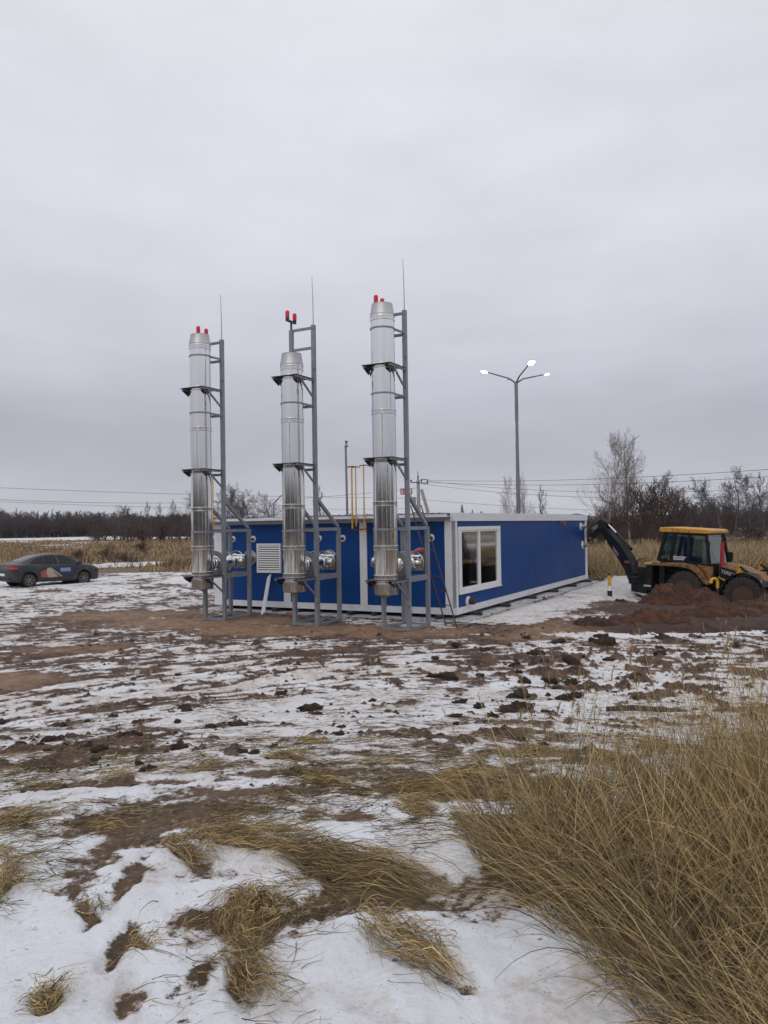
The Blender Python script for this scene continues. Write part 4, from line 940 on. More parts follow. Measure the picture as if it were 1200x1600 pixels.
    # loader arms and front bucket
    for s in (-1, 1):
        y = s * .62
        MB().prism([(1.05, 1.42), (1.12, 1.60), (1.55, 1.52), (2.0, 1.36), (2.75, .62), (2.95, .28), (2.80, .22), (2.55, .5), (1.9, 1.14), (1.45, 1.28)], y - .07, y + .07).build('loader_arm', YM if s < 0 else Y_, B, bevel=.015)
        MB().prism([(1.14, 1.22), (1.16, 1.56), (1.68, 1.46), (1.72, 1.10), (1.5, 1.0)], y + s * .32, y + s * .36).build('arm_cover', K, B)
        MB().prism([(1.72, 1.20), (1.74, 1.60), (1.80, 1.70), (1.87, 1.60), (1.90, 1.2)], y + s * .3, y + s * .36).build('bellcrank', Y_, B, bevel=.012)
        MB().tube([(1.82, y + s * .33, 1.62), (2.5, y + s * .2, 1.12)], .045, 8).build('tilt_ram', K, B); MB().tube([(1.1, y + s * .3, 1.2), (1.62, y + s * .38, .98)], .045, 8).build('lift_ram', Y_, B)
    MB().prism([(2.80, .05), (3.7, .0), (3.7, .03), (3.05, .10), (2.91, .35), (2.93, .70), (3.10, .92), (3.07, .95), (2.83, .75)], -1.2, 1.2).build('loader_bucket', YM, B)
    # rear frame, stabilisers, controls
    MB().prism([(-1.75, .45), (-.9, .45), (-.85, 1.35), (-1.70, 1.38)], -.55, .55).build('rear_frame', K, B, bevel=.02)
    MB().box((-1.55, -1.08, .48), (-1.30, 1.08, 1.42)).build('slide_frame', K, B, bevel=.01)
    for s in (-1, 1):
        MB().box((-.98, s * .98, .12), (-.80, s * 1.16, 1.72)).build('stabiliser_leg', K, B, bevel=.01); MB().box((-1.05, s * .9, .04), (-.72, s * 1.24, .11)).build('stabiliser_foot', K, B)
    MB().prism([(-1.7, 1.50), (-1.25, 1.50), (-1.1, 1.58), (-1.1, 1.44), (-1.7, 1.44)], -.95, .75).build('rear_ledge', Y_, B)
    lv = MB()
    for y in (-.35, -.2, 0, .2, .35): lv.tube([(-1.25, y, 1.5), (-1.28, y, 1.95)], .02, 5)
    lv.build('control_levers', K, B)
    MB().box((-1.62, -1.10, .62), (-1.34, -1.095, .68)).build('frame_mark', M['letter'], B)
    # digging arm
    # the arm is slewed so that it reaches behind the far end of the house
    xd = Vector((0.1430, -0.9897, 0)); SW = Matrix((xd, Vector((-xd.y, xd.x, 0)), Vector((0, 0, 1)))).transposed().to_4x4(); SW.translation = Vector((10.15, 30.2, -.56))
    RT = Matrix.Translation(B.location) @ B.rotation_euler.to_matrix().to_4x4(); REL = RT.inverted() @ SW
    def sw(o): o.matrix_local = REL; return o
    MB().box((-2.75, -.16, .55), (-1.70, .10, .85)).box((-2.4, -.1, .85), (-1.72, .06, 1.25)).build('swing_post', K, B, bevel=.02)
    sw(MB().box((-.9, -.2, .35), (.35, .2, .75)).build('king_post', K, B, bevel=.02))
    bm_ = sw(MB().prism([(-1.16, 0.73), (-1.58, 1.22), (-2.32, 1.74), (-3.12, 2.26), (-3.77, 2.69), (-3.88, 3.07), (-3.61, 3.19), (-3.48, 3.01), (-2.88, 2.68), (-2.01, 2.25), (-1.16, 1.68), (-0.73, 1.07)], -.17, .17).build('boom', K, B, bevel=.03))
    dp_ = sw(MB().prism([(-3.26, 2.81), (-3.73, 2.81), (-4.37, 2.63), (-5.6, 2.27), (-6.92, 1.89), (-8.09, 1.52), (-8.18, 1.78), (-7.03, 2.21), (-5.72, 2.66), (-4.5, 3.07), (-3.77, 3.29), (-3.21, 3.11)], -.14, .14).build('dipper', K, B, bevel=.03))
    bx_, bz_ = -8.14, 1.65
    sw(MB().prism([(bx_ + .15, bz_ + .12), (bx_ - .35, bz_ + .1), (bx_ - .6, bz_ - .3), (bx_ - .35, bz_ - .75), (bx_ + .2, bz_ - .6), (bx_ + .3, bz_ - .15)], -.35, .35).build('digging_bucket', K, B))
    p = Vector((-3.23, -.04, 3.04)); q = Vector((-1.12, -.04, 2.03))
    sw(MB().tube([p, p.lerp(q, .40)], .035, 8).build('ram_rod', M['chrome'], B)); sw(MB().tube([p.lerp(q, .38), q], .065, 10).build('ram_barrel', K, B))
    for dy in (-.1, 0, .08):
        MB().tube([(-1.75, dy, 1.2), (-2.1, dy, 1.5 + dy), (-2.4, dy, 1.55), (-2.5, dy - .02, 1.4), (-2.6, dy, 1.1)], .014, 5).build('hose', M['black'], B)
    def mtx(x, z, ang, y): return side_frame((x, y, z), (math.cos(R(ang)), 0, math.sin(R(ang))), (-math.sin(R(ang)), 0, math.cos(R(ang))))
    text_obj('boom_lettering', 'TEREX', .21, M['letter'], bm_, mtx(-2.29, 1.89, -28, -.176), .002)
    text_obj('dipper_lettering', 'TEREX', .25, M['letter'], dp_, mtx(-4.43, 2.88, 16, -.146), .002)
    text_obj('cover_lettering', 'TEREX', .17, M['letter'], B, side_frame((1.43, -.984, 1.36), (.97, 0, -.2), (.2, 0, .97)), .002)
    MB().box((-1.45, -.182, 1.46), (-1.05, -.176, 1.56)).build('boom_decal', M['orange'], bm_)
    MB().box((-5.09, -.152, 2.36), (-4.79, -.146, 2.46)).build('dipper_decal', M['orange'], dp_)
build_backhoe()

# marker post and yellow gooseneck
px_, py_ = 8.55, 29.6; z_ = gz(px_, py_)
mk = empty('marker_post', (px_, py_, z_ - .02), 0, 'short round gas marker post with yellow, white and black bands', 'marker post')
MB().lathe([(.09, 0), (.09, .22)], 20).build('black_band', M['black'], mk, smooth=True); MB().lathe([(.091, .22), (.091, .40)], 20).build('white_band', M['white'], mk, smooth=True)
MB().lathe([(.065, .40), (.065, .80)], 20).build('yellow_band', M['yellow_pipe'], mk, smooth=True); MB().lathe([(.04, .80), (.085, .82), (.085, .86), (.03, .9)], 16).build('cap', M['rust'], mk)
MB().tube([(-.2, 0, .84), (0, 0, .84)], .012, 6).build('valve_arm', M['yellow_pipe'], mk)
gx, gy = 11.55, 27.0; z_ = gz(gx, gy)
gn = empty('gooseneck_pipe', (gx, gy, z_), 0, 'yellow bent vent pipe on a dark upright in front of the backhoe', 'vent pipe')
MB().tube([(0, 0, -.05), (0, 0, .82)], .05, 10).build('lower_pipe', M['darksteel'], gn, smooth=True)
pts = [(0, 0, .80), (0, 0, 1.02)] + [(-.11 + .11 * math.cos(t), 0, 1.02 + .11 * math.sin(t)) for t in np.linspace(.3, math.pi - .1, 7)] + [(-.225, 0, .97)]
MB().tube(pts, .055, 12).build('bent_pipe', M['yellow_pipe'], gn, smooth=True)

# ------------------------------------------------------------------ heaps of dug soil
def heap(cx, cy, bumps, rad, label, seed):
    n = int(60 + 30 * rad); g = np.linspace(-rad, rad, n); X, Y = np.meshgrid(g, g); x = X + cx; y = Y + cy
    h = np.zeros_like(X)
    for (bx, by, rx, ry, hh) in bumps:
        q = np.hypot((x - bx) / rx, (y - by) / ry) + .22 * fbm(x, y, .8, 3, seed); h = np.maximum(h, hh * (1 - sst(.05, 1.0, q)))
    h = h * (1 + .55 * fbm(x, y, .5, 4, seed + 3)) + (.16 * np.abs(fbm(x, y, .34, 4, seed + 5)) + .10 * fbm(x, y, .14, 3, seed + 9)) * sst(0, .15, h)
    z = base_z(x, y) + h - .10 - .5 * (1 - sst(0, .12, h))
    V = np.stack([x.ravel(), y.ravel(), z.ravel()], 1); i = np.arange(n - 1)[:, None] * n; j = np.arange(n - 1)[None, :]
    F = np.stack([i + j, i + j + 1, i + n + j + 1, i + n + j], -1).reshape(-1, 4)
    keep = (h.ravel()[F] > .015).any(1); F = F[keep]; used = np.unique(F); mp_ = np.zeros(len(V), int); mp_[used] = np.arange(len(used)); V = V[used]; F = mp_[F]
    o = np_mesh('soil_heap', V, F, M['soil'], smooth=True); tag(o, label, 'soil heap', 'heaps of dug soil'); return o
heap(9.2, 24.6, [(8.95, 24.8, 1.1, .9, .72), (10.0, 24.6, 1.2, .9, .60)], 3.2, 'lower heap of brown soil beside the snowy strip', 201)
heap(10.9, 25.6, [(10.75, 25.9, 1.15, 1.1, .88), (11.8, 25.2, 1.5, 1.1, .52)], 4.0, 'highest heap of reddish soil in front of the backhoe wheels', 211)
heap(13.4, 23.6, [(13.3, 24.2, 2.6, 1.4, .62), (12.0, 23.0, 1.8, 1.1, .55), (15.0, 24.0, 2.4, 1.6, .8)], 6.0, 'broad soil heap at the right edge by the front wheel', 221)
heap(6.4, 19.9, [(6.9, 20.0, 1.5, .7, .34), (5.3, 19.6, 1.0, .5, .22)], 2.4, 'leftmost low heap of dark soil beside the snowy path', 241)
heap(12.6, 20.8, [(11.6, 21.4, 1.9, 1.0, .45), (9.0, 21.0, 1.7, .8, .35), (14.6, 21.6, 1.9, 1.1, .5), (6.6, 20.4, 1.3, .6, .22)], 7.6, 'low dark bank of churned soil along the trench', 231)

# ------------------------------------------------------------------ mud clods
def clod_mesh(seed, n=14, flat=.6):
    rs = np.random.default_rng(seed); V = []; F = []
    for i in range(n // 2 + 1):
        ph = math.pi * i / (n // 2)
        for k in range(n):
            t = 2 * math.pi * k / n; p = np.array([math.sin(ph) * math.cos(t), math.sin(ph) * math.sin(t), math.cos(ph)])
            q = 1 + .55 * float(perlin(p[0] * 1.6 + seed * 3.1 + p[2], p[1] * 1.6 - p[2] * 1.3, seed)) + .45 * float(perlin(p[0] * 4 + seed, p[1] * 4 + p[2] * 3, seed + 5)) + .25 * float(perlin(p[0] * 9 + seed, p[1] * 9 + p[2] * 7, seed + 6))
            V.append(p * q * np.array([1, .8, flat]))
    for i in range(n // 2):
        for k in range(n): F.append((i * n + k, (i + 1) * n + k, (i + 1) * n + (k + 1) % n, i * n + (k + 1) % n))
    me = bpy.data.meshes.new('mud_clod'); me.from_pydata([tuple(v) for v in V], [], F); me.materials.append(M['clod']); me.shade_smooth(); return me
clods = [clod_mesh(s, 18, .42 + .07 * (s % 3)) for s in range(1, 7)]
def clod_label(x, y, s):
    size = 'tiny' if s < .06 else ('small' if s < .12 else 'fist sized')
    side = 'below the farthest chimney' if x / y < -.2 else ('below the middle chimney' if x / y < -.05 else ('below the nearest chimney' if x / y < .12 else ('below the window' if x / y < .27 else 'behind the tall grass')))
    far = 'near the straw' if y < 7 else ('on the open snow' if y < 11 else 'close to the bare brown soil')
    return size + ' dark mud clod ' + far + ', ' + side
def put_clod(x, y, s, k, label=None, group='frozen mud clods on the snow'):
    s = s * .80
    o = bpy.data.objects.new('mud_clod', clods[k % 6]); COL.objects.link(o); o.location = (x, y, gz(x, y) + s * .12); o.rotation_euler = (random.uniform(-.25, .25), random.uniform(-.25, .25), random.uniform(0, 6.28))
    o.scale = (s * random.uniform(.85, 1.35), s * random.uniform(.7, 1.0), s * random.uniform(.7, 1.0))
    tag(o, label or clod_label(x, y, s), 'clod', group); return o
for (x, y, s, lb) in [(1.02, 12.9, .26, 'large dark clod of mud midway between the nearest chimney and the tall grass'), (.80, 13.1, .15, None), (1.15, 9.75, .12, 'upright lone dark clod left of the flat muddy lump'),
                      (1.62, 9.5, .24, 'flat muddy lump right of the lone upright clod'), (1.45, 9.35, .16, None), (-.95, 9.66, .20, 'wide dark clod below the gap between middle and nearest chimney'), (-2.62, 10.2, .14, None), (1.9, 11.0, .20, 'rounded clod above and right of the flat muddy lump'),
                      (1.75, 10.9, .13, None), (2.45, 10.8, .15, None), (-.2, 10.6, .09, None), (.95, 10.2, .10, None), (2.2, 12.4, .15, None), (2.9, 12.2, .2, None), (7.75, 25.4, .2, 'dark clod on the trodden snow below the marker post'),
                      (3.3, 13.9, .19, None), (4.1, 14.3, .15, None), (5.2, 14.8, .17, None), (2.9, 15.2, .18, None), (4.6, 16.4, .24, None), (3.7, 16.7, .2, None), (6.0, 16.8, .26, None)]:
    put_clod(x, y, s, int(abs(x * 10)), lb)
k = 0
for _ in range(110):
    q = random.random()
    if q < .45: x, y = random.uniform(-5, -.4), random.gauss(7.2, 1.1); x = x * (y / 8)
    elif q < .85: y = random.uniform(8, 17.5); x = random.uniform(.06, .52) * y
    else: y = random.uniform(6, 15); x = random.uniform(-.42, .3) * y
    if y < 4.5: continue
    put_clod(x, y, random.uniform(.025, .085) * (.6 + y / 12), k); k += 1
# crumbs: too many to count
def scatter_crumbs():
    V = []; F = []; base = 0; rs = np.random.default_rng(5)
    N = 5200
    y = np.where(rs.random(N) < .35, rs.uniform(4.5, 9, N), rs.uniform(7, 19, N)); x = rs.uniform(-.52, .55, N) * y
    dens = fbm(x, y, 1.4, 3, 301) + .35 * sst(0, 4, x) * sst(8, 12, y); keep = dens > .08; x, y = x[keep], y[keep]
    z = ground(x, y); s = rs.uniform(.007, .026, len(x)) * (.5 + y / 11) * (.6 + rs.random(len(x)) ** 3 * 1.2)
    octv = np.array([(1, 0, 0), (.3, .95, 0), (-.8, .6, 0), (-.8, -.6, 0), (.3, -.95, 0), (0.1, 0, .8)])
    faces = np.array([(0, 1, 5), (1, 2, 5), (2, 3, 5), (3, 4, 5), (4, 0, 5)])
    a = rs.uniform(0, 6.28, len(x)); P = octv[None] * rs.uniform(.6, 1.35, (len(x), 6, 1)) * s[:, None, None]
    ca, sa = np.cos(a)[:, None], np.sin(a)[:, None]; X = P[..., 0] * ca - P[..., 1] * sa; Y = P[..., 0] * sa + P[..., 1] * ca
    V = np.stack([X + x[:, None], Y + y[:, None], P[..., 2] + z[:, None] - .004], -1).reshape(-1, 3)
    F = (faces[None] + 6 * np.arange(len(x))[:, None, None]).reshape(-1, 3)
    o = np_mesh('mud_crumbs', V, F, M['clod']); tag(o, kind='stuff')
scatter_crumbs()
lg = MB().tube([(-.42, 0, .03), (-.1, .02, .055), (.2, 0, .05), (.45, -.03, .06)], [.030, .036, .03, .02], 9).build('log', M['wood'], smooth=True)
lg.location = (3.05, 9.3, gz(3.05, 9.3)); lg.rotation_euler = (0, 0, -.25); tag(lg, 'short dark log lying in the snow behind the tall grass', 'log')
for i, (u, v, l, lb) in enumerate([(-1.35, 4.7, .10, 'broken red brick on the soil by the white plank'), (-1.2, 6.3, .12, 'pale brick lying behind the plank foot')]):
    b = MB().box((-.12, -.06, 0), (.12, .06, .065)).build('brick', M['pink'] if i == 0 else M['concrete'], bevel=.006); p = W(u, v, 0); b.location = (p.x, p.y, gz(p.x, p.y)); b.rotation_euler = (0, .1, i + .4); tag(b, lb, 'brick')

# ------------------------------------------------------------------ straw and grass (ribbons)
def ribbons(P, width, tint, name, mat, taper=True, parent=None, ramp=None):
    """P: (N, K, 3) centre lines; width: (N,) ; tint: (N, 3)"""
    N, K, _ = P.shape; d = np.gradient(P, axis=1); ref = rng.normal(size=(N, 1, 3)) * np.array([1, 1, .25]); s = np.cross(d, ref); s /= np.linalg.norm(s, axis=2, keepdims=True) + 1e-9
    w = width[:, None, None] * (np.linspace(1, .25, K) if taper else np.ones(K))[None, :, None] * .5
    V = np.stack([P - s * w, P + s * w], 2).reshape(N, K * 2, 3)
    k = np.arange(K - 1); f = np.stack([2 * k, 2 * k + 1, 2 * k + 3, 2 * k + 2], 1)
    F = (f[None] + (2 * K) * np.arange(N)[:, None, None]).reshape(-1, 4)
    T = np.repeat(tint, 2 * K, 0)
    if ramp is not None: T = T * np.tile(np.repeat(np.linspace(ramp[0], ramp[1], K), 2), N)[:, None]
    return np_mesh(name, V.reshape(-1, 3), F, mat, parent, tint=T)
def straw_tints(n, rs, lo=.35, hi=1.15):
    v = (lo + (hi - lo) * rs.random(n) ** 1.15)[:, None]; v = np.where(rs.random((n, 1)) < .25, v * .30, v); c = np.array([[1, 1, 1]]) * v; red = rs.random(n)[:, None]; c = c * (1 - .25 * red * np.array([[0, .5, .9]])); return c
def straw_clump(cx, cy, ang, length, width, n, label, bend=.4, seed=0, hgt=.10):
    rs = np.random.default_rng(seed + 900); K = 8; s = np.linspace(0, 1, K)[None, :]
    off = rs.normal(0, .5, n)[:, None]; lid = np.floor((off[:, 0] + 3) * 3.2 + rs.integers(0, 2, n) * 40).astype(int) % 97; lka = rs.normal(0, .20, 97)[lid][:, None]; lkz = rs.uniform(.35, 1.15, 97)[lid][:, None]; lkt = rs.uniform(.5, 1.35, 97)[lid][:, None]; st = rs.uniform(-.02, .66, n)[:, None] * length; ln = length * rs.uniform(.16, .42, n)[:, None]
    da = rs.normal(0, .10, n)[:, None] - off * .10 + lka; da = np.where(rs.random((n, 1)) < .10, da + rs.normal(0, .7, (n, 1)), da); cv = bend * rs.normal(1, .22, n)[:, None]
    t = st + ln * s; path = t / length
    lx = t * np.cos(da) ; ly = off * width * (.42 + .42 * np.sin(np.clip(path, 0, 1) * math.pi)) + ln * s * np.sin(da) + cv * (path ** 2) * length * .35
    ly = ly + .015 * rs.normal(size=(n, 1)) * np.sin(6 * s + rs.uniform(0, 6, (n, 1)))
    ca, sa = math.cos(ang), math.sin(ang); x = cx + (lx - length * .5) * ca - ly * sa; y = cy + (lx - length * .5) * sa + ly * ca
    mound = hgt * np.exp(-(off ** 2) * 1.1) * (1 - sst(.5, 1.15, path)) * sst(-.25, .1, path)
    z = ground(x.ravel(), y.ravel()).reshape(x.shape) + mound * lkz * rs.uniform(.3, 1.0, (n, 1)) + .006 + .05 * rs.random((n, 1)) ** 4 * np.sin(math.pi * s)
    fly = rs.random(n) < .03
    z[fly] += (s[0] ** 1.5 * rs.uniform(.03, .16, fly.sum())[:, None])
    P = np.stack([x, y, z], -1); dd = math.hypot(cx, cy)
    o = ribbons(P, rs.uniform(.0020, .0042, n) * max(1, dd / 5.0), straw_tints(n, rs, .45, 1.45) * lkt, 'straw_clump', M['straw'])
    o.data.materials[0] = M['straw']; tag(o, label, 'straw clump', 'flattened clumps of dry grass in the snow'); return o
for i, c in enumerate(CL): straw_clump(*c[:7], bend=c[7], seed=i, hgt=.11 if c[5] > 300 else .05)
def loose_straw():
    rs = np.random.default_rng(77); N = 22000
    y = rs.uniform(2.2, 12, N) ** 1.0; y = np.where(rs.random(N) < .6, rs.uniform(3.2, 7.5, N), y); x = rs.uniform(-.55, .55, N) * y
    dn = fbm(x, y, .8, 3, 401) + .20 * sst(3.2, 5.0, y); kp = dn > .06 + .1 * rs.random(N); x, y = x[kp], y[kp]; n = len(x)
    K = 4; s = np.linspace(-.5, .5, K)[None]; L_ = rs.uniform(.03, .22, n)[:, None]; a = rs.normal(.0, .8, n)[:, None] + .9 * fbm(x, y, 1.5, 2, 5)[:, None]; b = rs.normal(0, .8, n)[:, None]
    X = x[:, None] + L_ * s * np.cos(a + b * s); Y = y[:, None] + L_ * s * np.sin(a + b * s); Z = ground(X.ravel(), Y.ravel()).reshape(X.shape) + .004 + .02 * rs.random((n, 1)) ** 3
    o = ribbons(np.stack([X, Y, Z], -1), rs.uniform(.0018, .0036, n) * (1 + y / 9), straw_tints(n, rs, .12, .9), 'straw_litter', M['straw']); tag(o, kind='stuff')
loose_straw()
def tall_grass():
    rs = np.random.default_rng(3); N = 46000
    y = rs.uniform(1.4, 4.9, N); lo = .36 + (3.85 - y) * .30 + .10 * np.abs(fbm(y, y * 0, .3, 2, 5)); x = lo + (rs.random(N) ** .95) * 3.1
    lim = (y < 3.92 + .25 * fbm(x, y, .5, 2, 11) + .22 * x) & (x > .1); x, y = x[lim], y[lim]
    cl = fbm(x, y, .45, 2, 12); kp = cl > -.30 + .3 * rs.random(len(x)) * 0; kp &= ~((fbm(x, y, .35, 2, 19) > .32) & (y < 3.2)); x, y = x[kp], y[kp]; n = len(x); K = 8
    edge = np.clip((x - (.32 + (3.85 - y) * .30)) / .9, 0, 1)
    ln = (.34 + .50 * rs.random(n) ** .9) * (.66 + .44 * edge) * (1 + .55 * fbm(x, y, .9, 2, 14)) * (1 + .16 * np.exp(-((x - 1.75) / .5) ** 2)) * (1 - .16 * sst(3.0, 4.2, y))
    stalk = rs.random(n) < .010 * (1 + edge); ln = np.where(stalk, ln * 1.3 + .06, ln)
    # the mass leans: at the edge out to the left, inside up and to the right
    az = R(175) - .5 * R(60) * edge + 1.3 * fbm(x, y, .5, 2, 15) + rs.normal(0, .5, n)
    az = np.where(rs.random(n) < .25 + .45 * edge, R(25) + rs.normal(0, .8, n), az)
    lean0 = R(6) + R(20) * rs.random(n) + (1 - edge) * R(22); bend = R(10) + R(75) * rs.random(n) ** 2.6 + (1 - edge) * R(28)
    rear = (1 - .75 * sst(2.9, 3.7, y)); lean0 = lean0 * (.45 + .55 * rear); bend = bend * (.5 + .5 * rear)
    broken = rs.random(n) < .10; bend = np.where(broken, bend + R(60), bend); bend = np.where(stalk, bend * .35, bend); lean0 = np.where(stalk, lean0 * .5, lean0)
    s = np.linspace(0, 1, K); P = np.zeros((n, K, 3)); P[:, 0, 0] = x; P[:, 0, 1] = y; P[:, 0, 2] = ground(x, y) - .01
    wob = rs.normal(0, .25, n)
    for k in range(1, K):
        el = np.minimum(lean0 + bend * (s[k] ** 1.6), R(118)); a = az + wob * s[k]; st = ln / (K - 1)
        P[:, k, 0] = P[:, k - 1, 0] + np.sin(el) * np.cos(a) * st; P[:, k, 1] = P[:, k - 1, 1] + np.sin(el) * np.sin(a) * st; P[:, k, 2] = P[:, k - 1, 2] + np.cos(el) * st
    gzv = base_z(P[..., 0], P[..., 1]) + .01; P[..., 2] = np.maximum(P[..., 2], gzv + .01 * rs.random((n, 1)))
    w = 1.0 * np.where(rs.random(n) < .12, rs.uniform(.004, .0065, n), rs.uniform(.0014, .0034, n)) * (.7 + y / 7)
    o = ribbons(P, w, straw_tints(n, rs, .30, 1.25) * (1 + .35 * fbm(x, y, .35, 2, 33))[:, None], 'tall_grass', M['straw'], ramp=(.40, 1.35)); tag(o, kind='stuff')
    # seed heads on tall stalks
    tips = P[stalk][:, -1]; dirs = P[stalk][:, -1] - P[stalk][:, -2]; m = len(tips); Q = 14
    q = rs.random((m, Q)); b0 = tips[:, None] - dirs[:, None] * (q * 1.3)[..., None]; K2 = 3; sp = np.zeros((m, Q, K2, 3)); rd = rs.normal(0, .005, (m, Q, 3)); rd[..., 2] = np.abs(rd[..., 2]) + .010
    for k in range(K2): sp[:, :, k] = b0 + rd * k
    ribbons(sp.reshape(-1, K2, 3), np.full(m * Q, .003), straw_tints(m * Q, rs, .6, 1.1), 'seed_heads', M['straw'])['kind'] = 'stuff'
tall_grass()
def lone_reeds():
    rs = np.random.default_rng(31)
    spots = [(1.42, 4.9, 1.02, 2), (1.75, 5.3, .98, 2), (2.05, 5.2, 1.12, 3), (2.18, 5.35, 1.10, 3), (2.5, 5.6, 1.0, 2), (1.15, 4.9, .80, 2), (1.0, 4.8, .70, 3), (1.62, 5.6, .95, 2), (2.75, 5.7, .95, 1), (2.2, 4.6, .85, 2), (.85, 4.7, .62, 3)]
    for i, (x, y, h, n) in enumerate(spots):
        K = 7; s = np.linspace(0, 1, K)[None]; a = rs.uniform(-.6, .9, n)[:, None]; ln = h * rs.uniform(.72, 1.0, n)[:, None]; x0 = x + rs.normal(0, .06, (n, 1)); y0 = y + rs.normal(0, .06, (n, 1))
        le = rs.uniform(.02, .12, (n, 1)); X = x0 + ln * (le * s + .08 * s ** 3) * np.cos(a); Y = y0 + ln * (le * s + .06 * s ** 3) * np.sin(a); Z = gz(x, y) + ln * s * (1 - .03 * s)
        P = np.stack([X, Y, Z], -1); root = empty('reed_stalks', (0, 0, 0), 0, None, None)
        st = ribbons(P, np.full(n, .0042), straw_tints(n, rs, .7, 1.1), 'stalk', M['straw'], parent=root)
        Q = 34; sp = np.zeros((n, Q, 3, 3)); q = rs.random((n, Q)); t = P[:, -1][:, None] * (1 - .7 * q[..., None]) + P[:, -2][:, None] * .7 * q[..., None]; rd = rs.normal(0, .0035, (n, Q, 3)); rd[..., 2] = .014
        for k in range(3): sp[:, :, k] = t + rd * k
        ribbons(sp.reshape(-1, 3, 3), np.full(n * Q, .004), straw_tints(n * Q, rs, .75, 1.2), 'seed_head', M['straw'], parent=root)
        tag(root, 'pale reed stalks with seed heads, ' + ['before the soil bank, left of the others', 'just left of the tallest pair', 'left of the two tallest pairs', 'right of the two tallest pairs', 'between gooseneck pipe and tallest reeds', 'short, over the left part of the tall grass', 'short, at the left shoulder of grass', 'standing back behind the left shoulder of grass', 'farthest to the right', 'rising from the middle of the tall grass', 'shortest, at the left end of the tall grass'][i], 'reeds', 'tall reed stalks standing above the grass')
lone_reeds()

# ------------------------------------------------------------------ dry grass on the far fields
def field_grass():
    rs = np.random.default_rng(12)
    def blades(x, y, h, w, tint, name):
        n = len(x); z = base_z(x, y) - .05; a = rs.uniform(0, math.pi, n); lx = rs.normal(0, .42, n) * h; ly = rs.normal(0, .42, n) * h
        dx, dy = np.cos(a) * w / 2, np.sin(a) * w / 2
        V = np.stack([np.stack([x - dx, y - dy, z], 1), np.stack([x + dx, y + dy, z], 1), np.stack([x + lx + dx * .3, y + ly + dy * .3, z + h], 1), np.stack([x + lx - dx * .3, y + ly - dy * .3, z + h], 1)], 1).reshape(-1, 3)
        o = np_mesh(name, V, np.arange(4 * n).reshape(n, 4), M['reed'], tint=np.repeat(tint, 4, 0)); tag(o, kind='stuff')
    def tints(x, y, pale):
        n = len(x); c = np.ones((n, 3)) * rs.uniform(.45, 1.0, n)[:, None]
        red = sst(-.02, .25, fbm(x, y, 9, 3, 501) + .1 * fbm(x, y, 60, 2, 505))[:, None] * (1 - pale)
        return c * (1 - red) + red * np.array([[.42, .30, .33]]) * rs.uniform(.6, 1.2, n)[:, None]
    # left and middle field
    N = 60000; ty = rs.random(N); y = 44 * (200 / 44) ** ty; x = rs.uniform(-.62, .62, N) * y
    edge = 43 + 26 * np.abs(fbm(x, y, 9, 4, 511)) + .35 * np.abs(x + 12); kp = (y > edge) & ~((x > 8) & (y < 60)); kp &= ground(x, y, True)[1] < .5
    x, y = x[kp], y[kp]; blades(x, y, rs.uniform(.12, .62, len(x)) * (1 + .6 * fbm(x, y, 8, 3, 3)), .035 + y * .0011, tints(x, y, 0), 'field_grass')
    # tall pale grass behind the building and the backhoe
    N = 26000; y = rs.uniform(35.5, 62, N); x = rs.uniform(.24, .62, N) * y
    kp = (y > 37 + 2.5 * fbm(x, y, 4, 3, 521) + .12 * (x - 10)); x, y = x[kp], y[kp]; blades(x, y, rs.uniform(.45, 1.05, len(x)), .03 + y * .0006, tints(x, y, .8), 'field_grass')
field_grass()

# ------------------------------------------------------------------ bare trees
def grow_tree(rs, height, levels, kids, spread, droop, r0, up=.3, trunk_frac=.25, len_ratio=.55, wander=.12):
    S = [[] for _ in range(levels)]
    def rec(p, d, L_, r, lv, n_seg):
        pts = [p]; step = L_ / n_seg; dirs = [d]
        for i in range(n_seg):
            d = d + rs.normal(0, wander, 3) + np.array([0, 0, up * .25 if lv < levels - 1 else -droop * .35]); d = d / np.linalg.norm(d); p = p + d * step; pts.append(p); dirs.append(d)
            ra = r * (1 - .8 * i / n_seg); rb = r * (1 - .8 * (i + 1) / n_seg); S[lv].append((pts[-2], p, ra, rb))
        if lv + 1 < levels:
            k = kids[lv]
            for j in range(k):
                t = (trunk_frac if lv == 0 else .15) + (1 - (trunk_frac if lv == 0 else .15)) * (j + rs.random()) / k; t = min(t, .99)
                i = min(int(t * n_seg), n_seg - 1); f = t * n_seg - i; q = pts[i] * (1 - f) + pts[i + 1] * f; dd = dirs[i + 1]
                a = rs.normal(size=3); a -= a.dot(dd) * dd; a /= np.linalg.norm(a); sp = spread[lv] * rs.uniform(.7, 1.3)
                nd = dd * math.cos(sp) + a * math.sin(sp)
                rec(q, nd, L_ * len_ratio * (1.15 - .75 * t if lv == 0 else 1.0 - .4 * t) * rs.uniform(.7, 1.25), r * .36 * (1 - .6 * t), lv + 1, max(2, n_seg - 2))
    rec(np.zeros(3), np.array([0, 0, 1.]), height, r0, 0, 8); return S
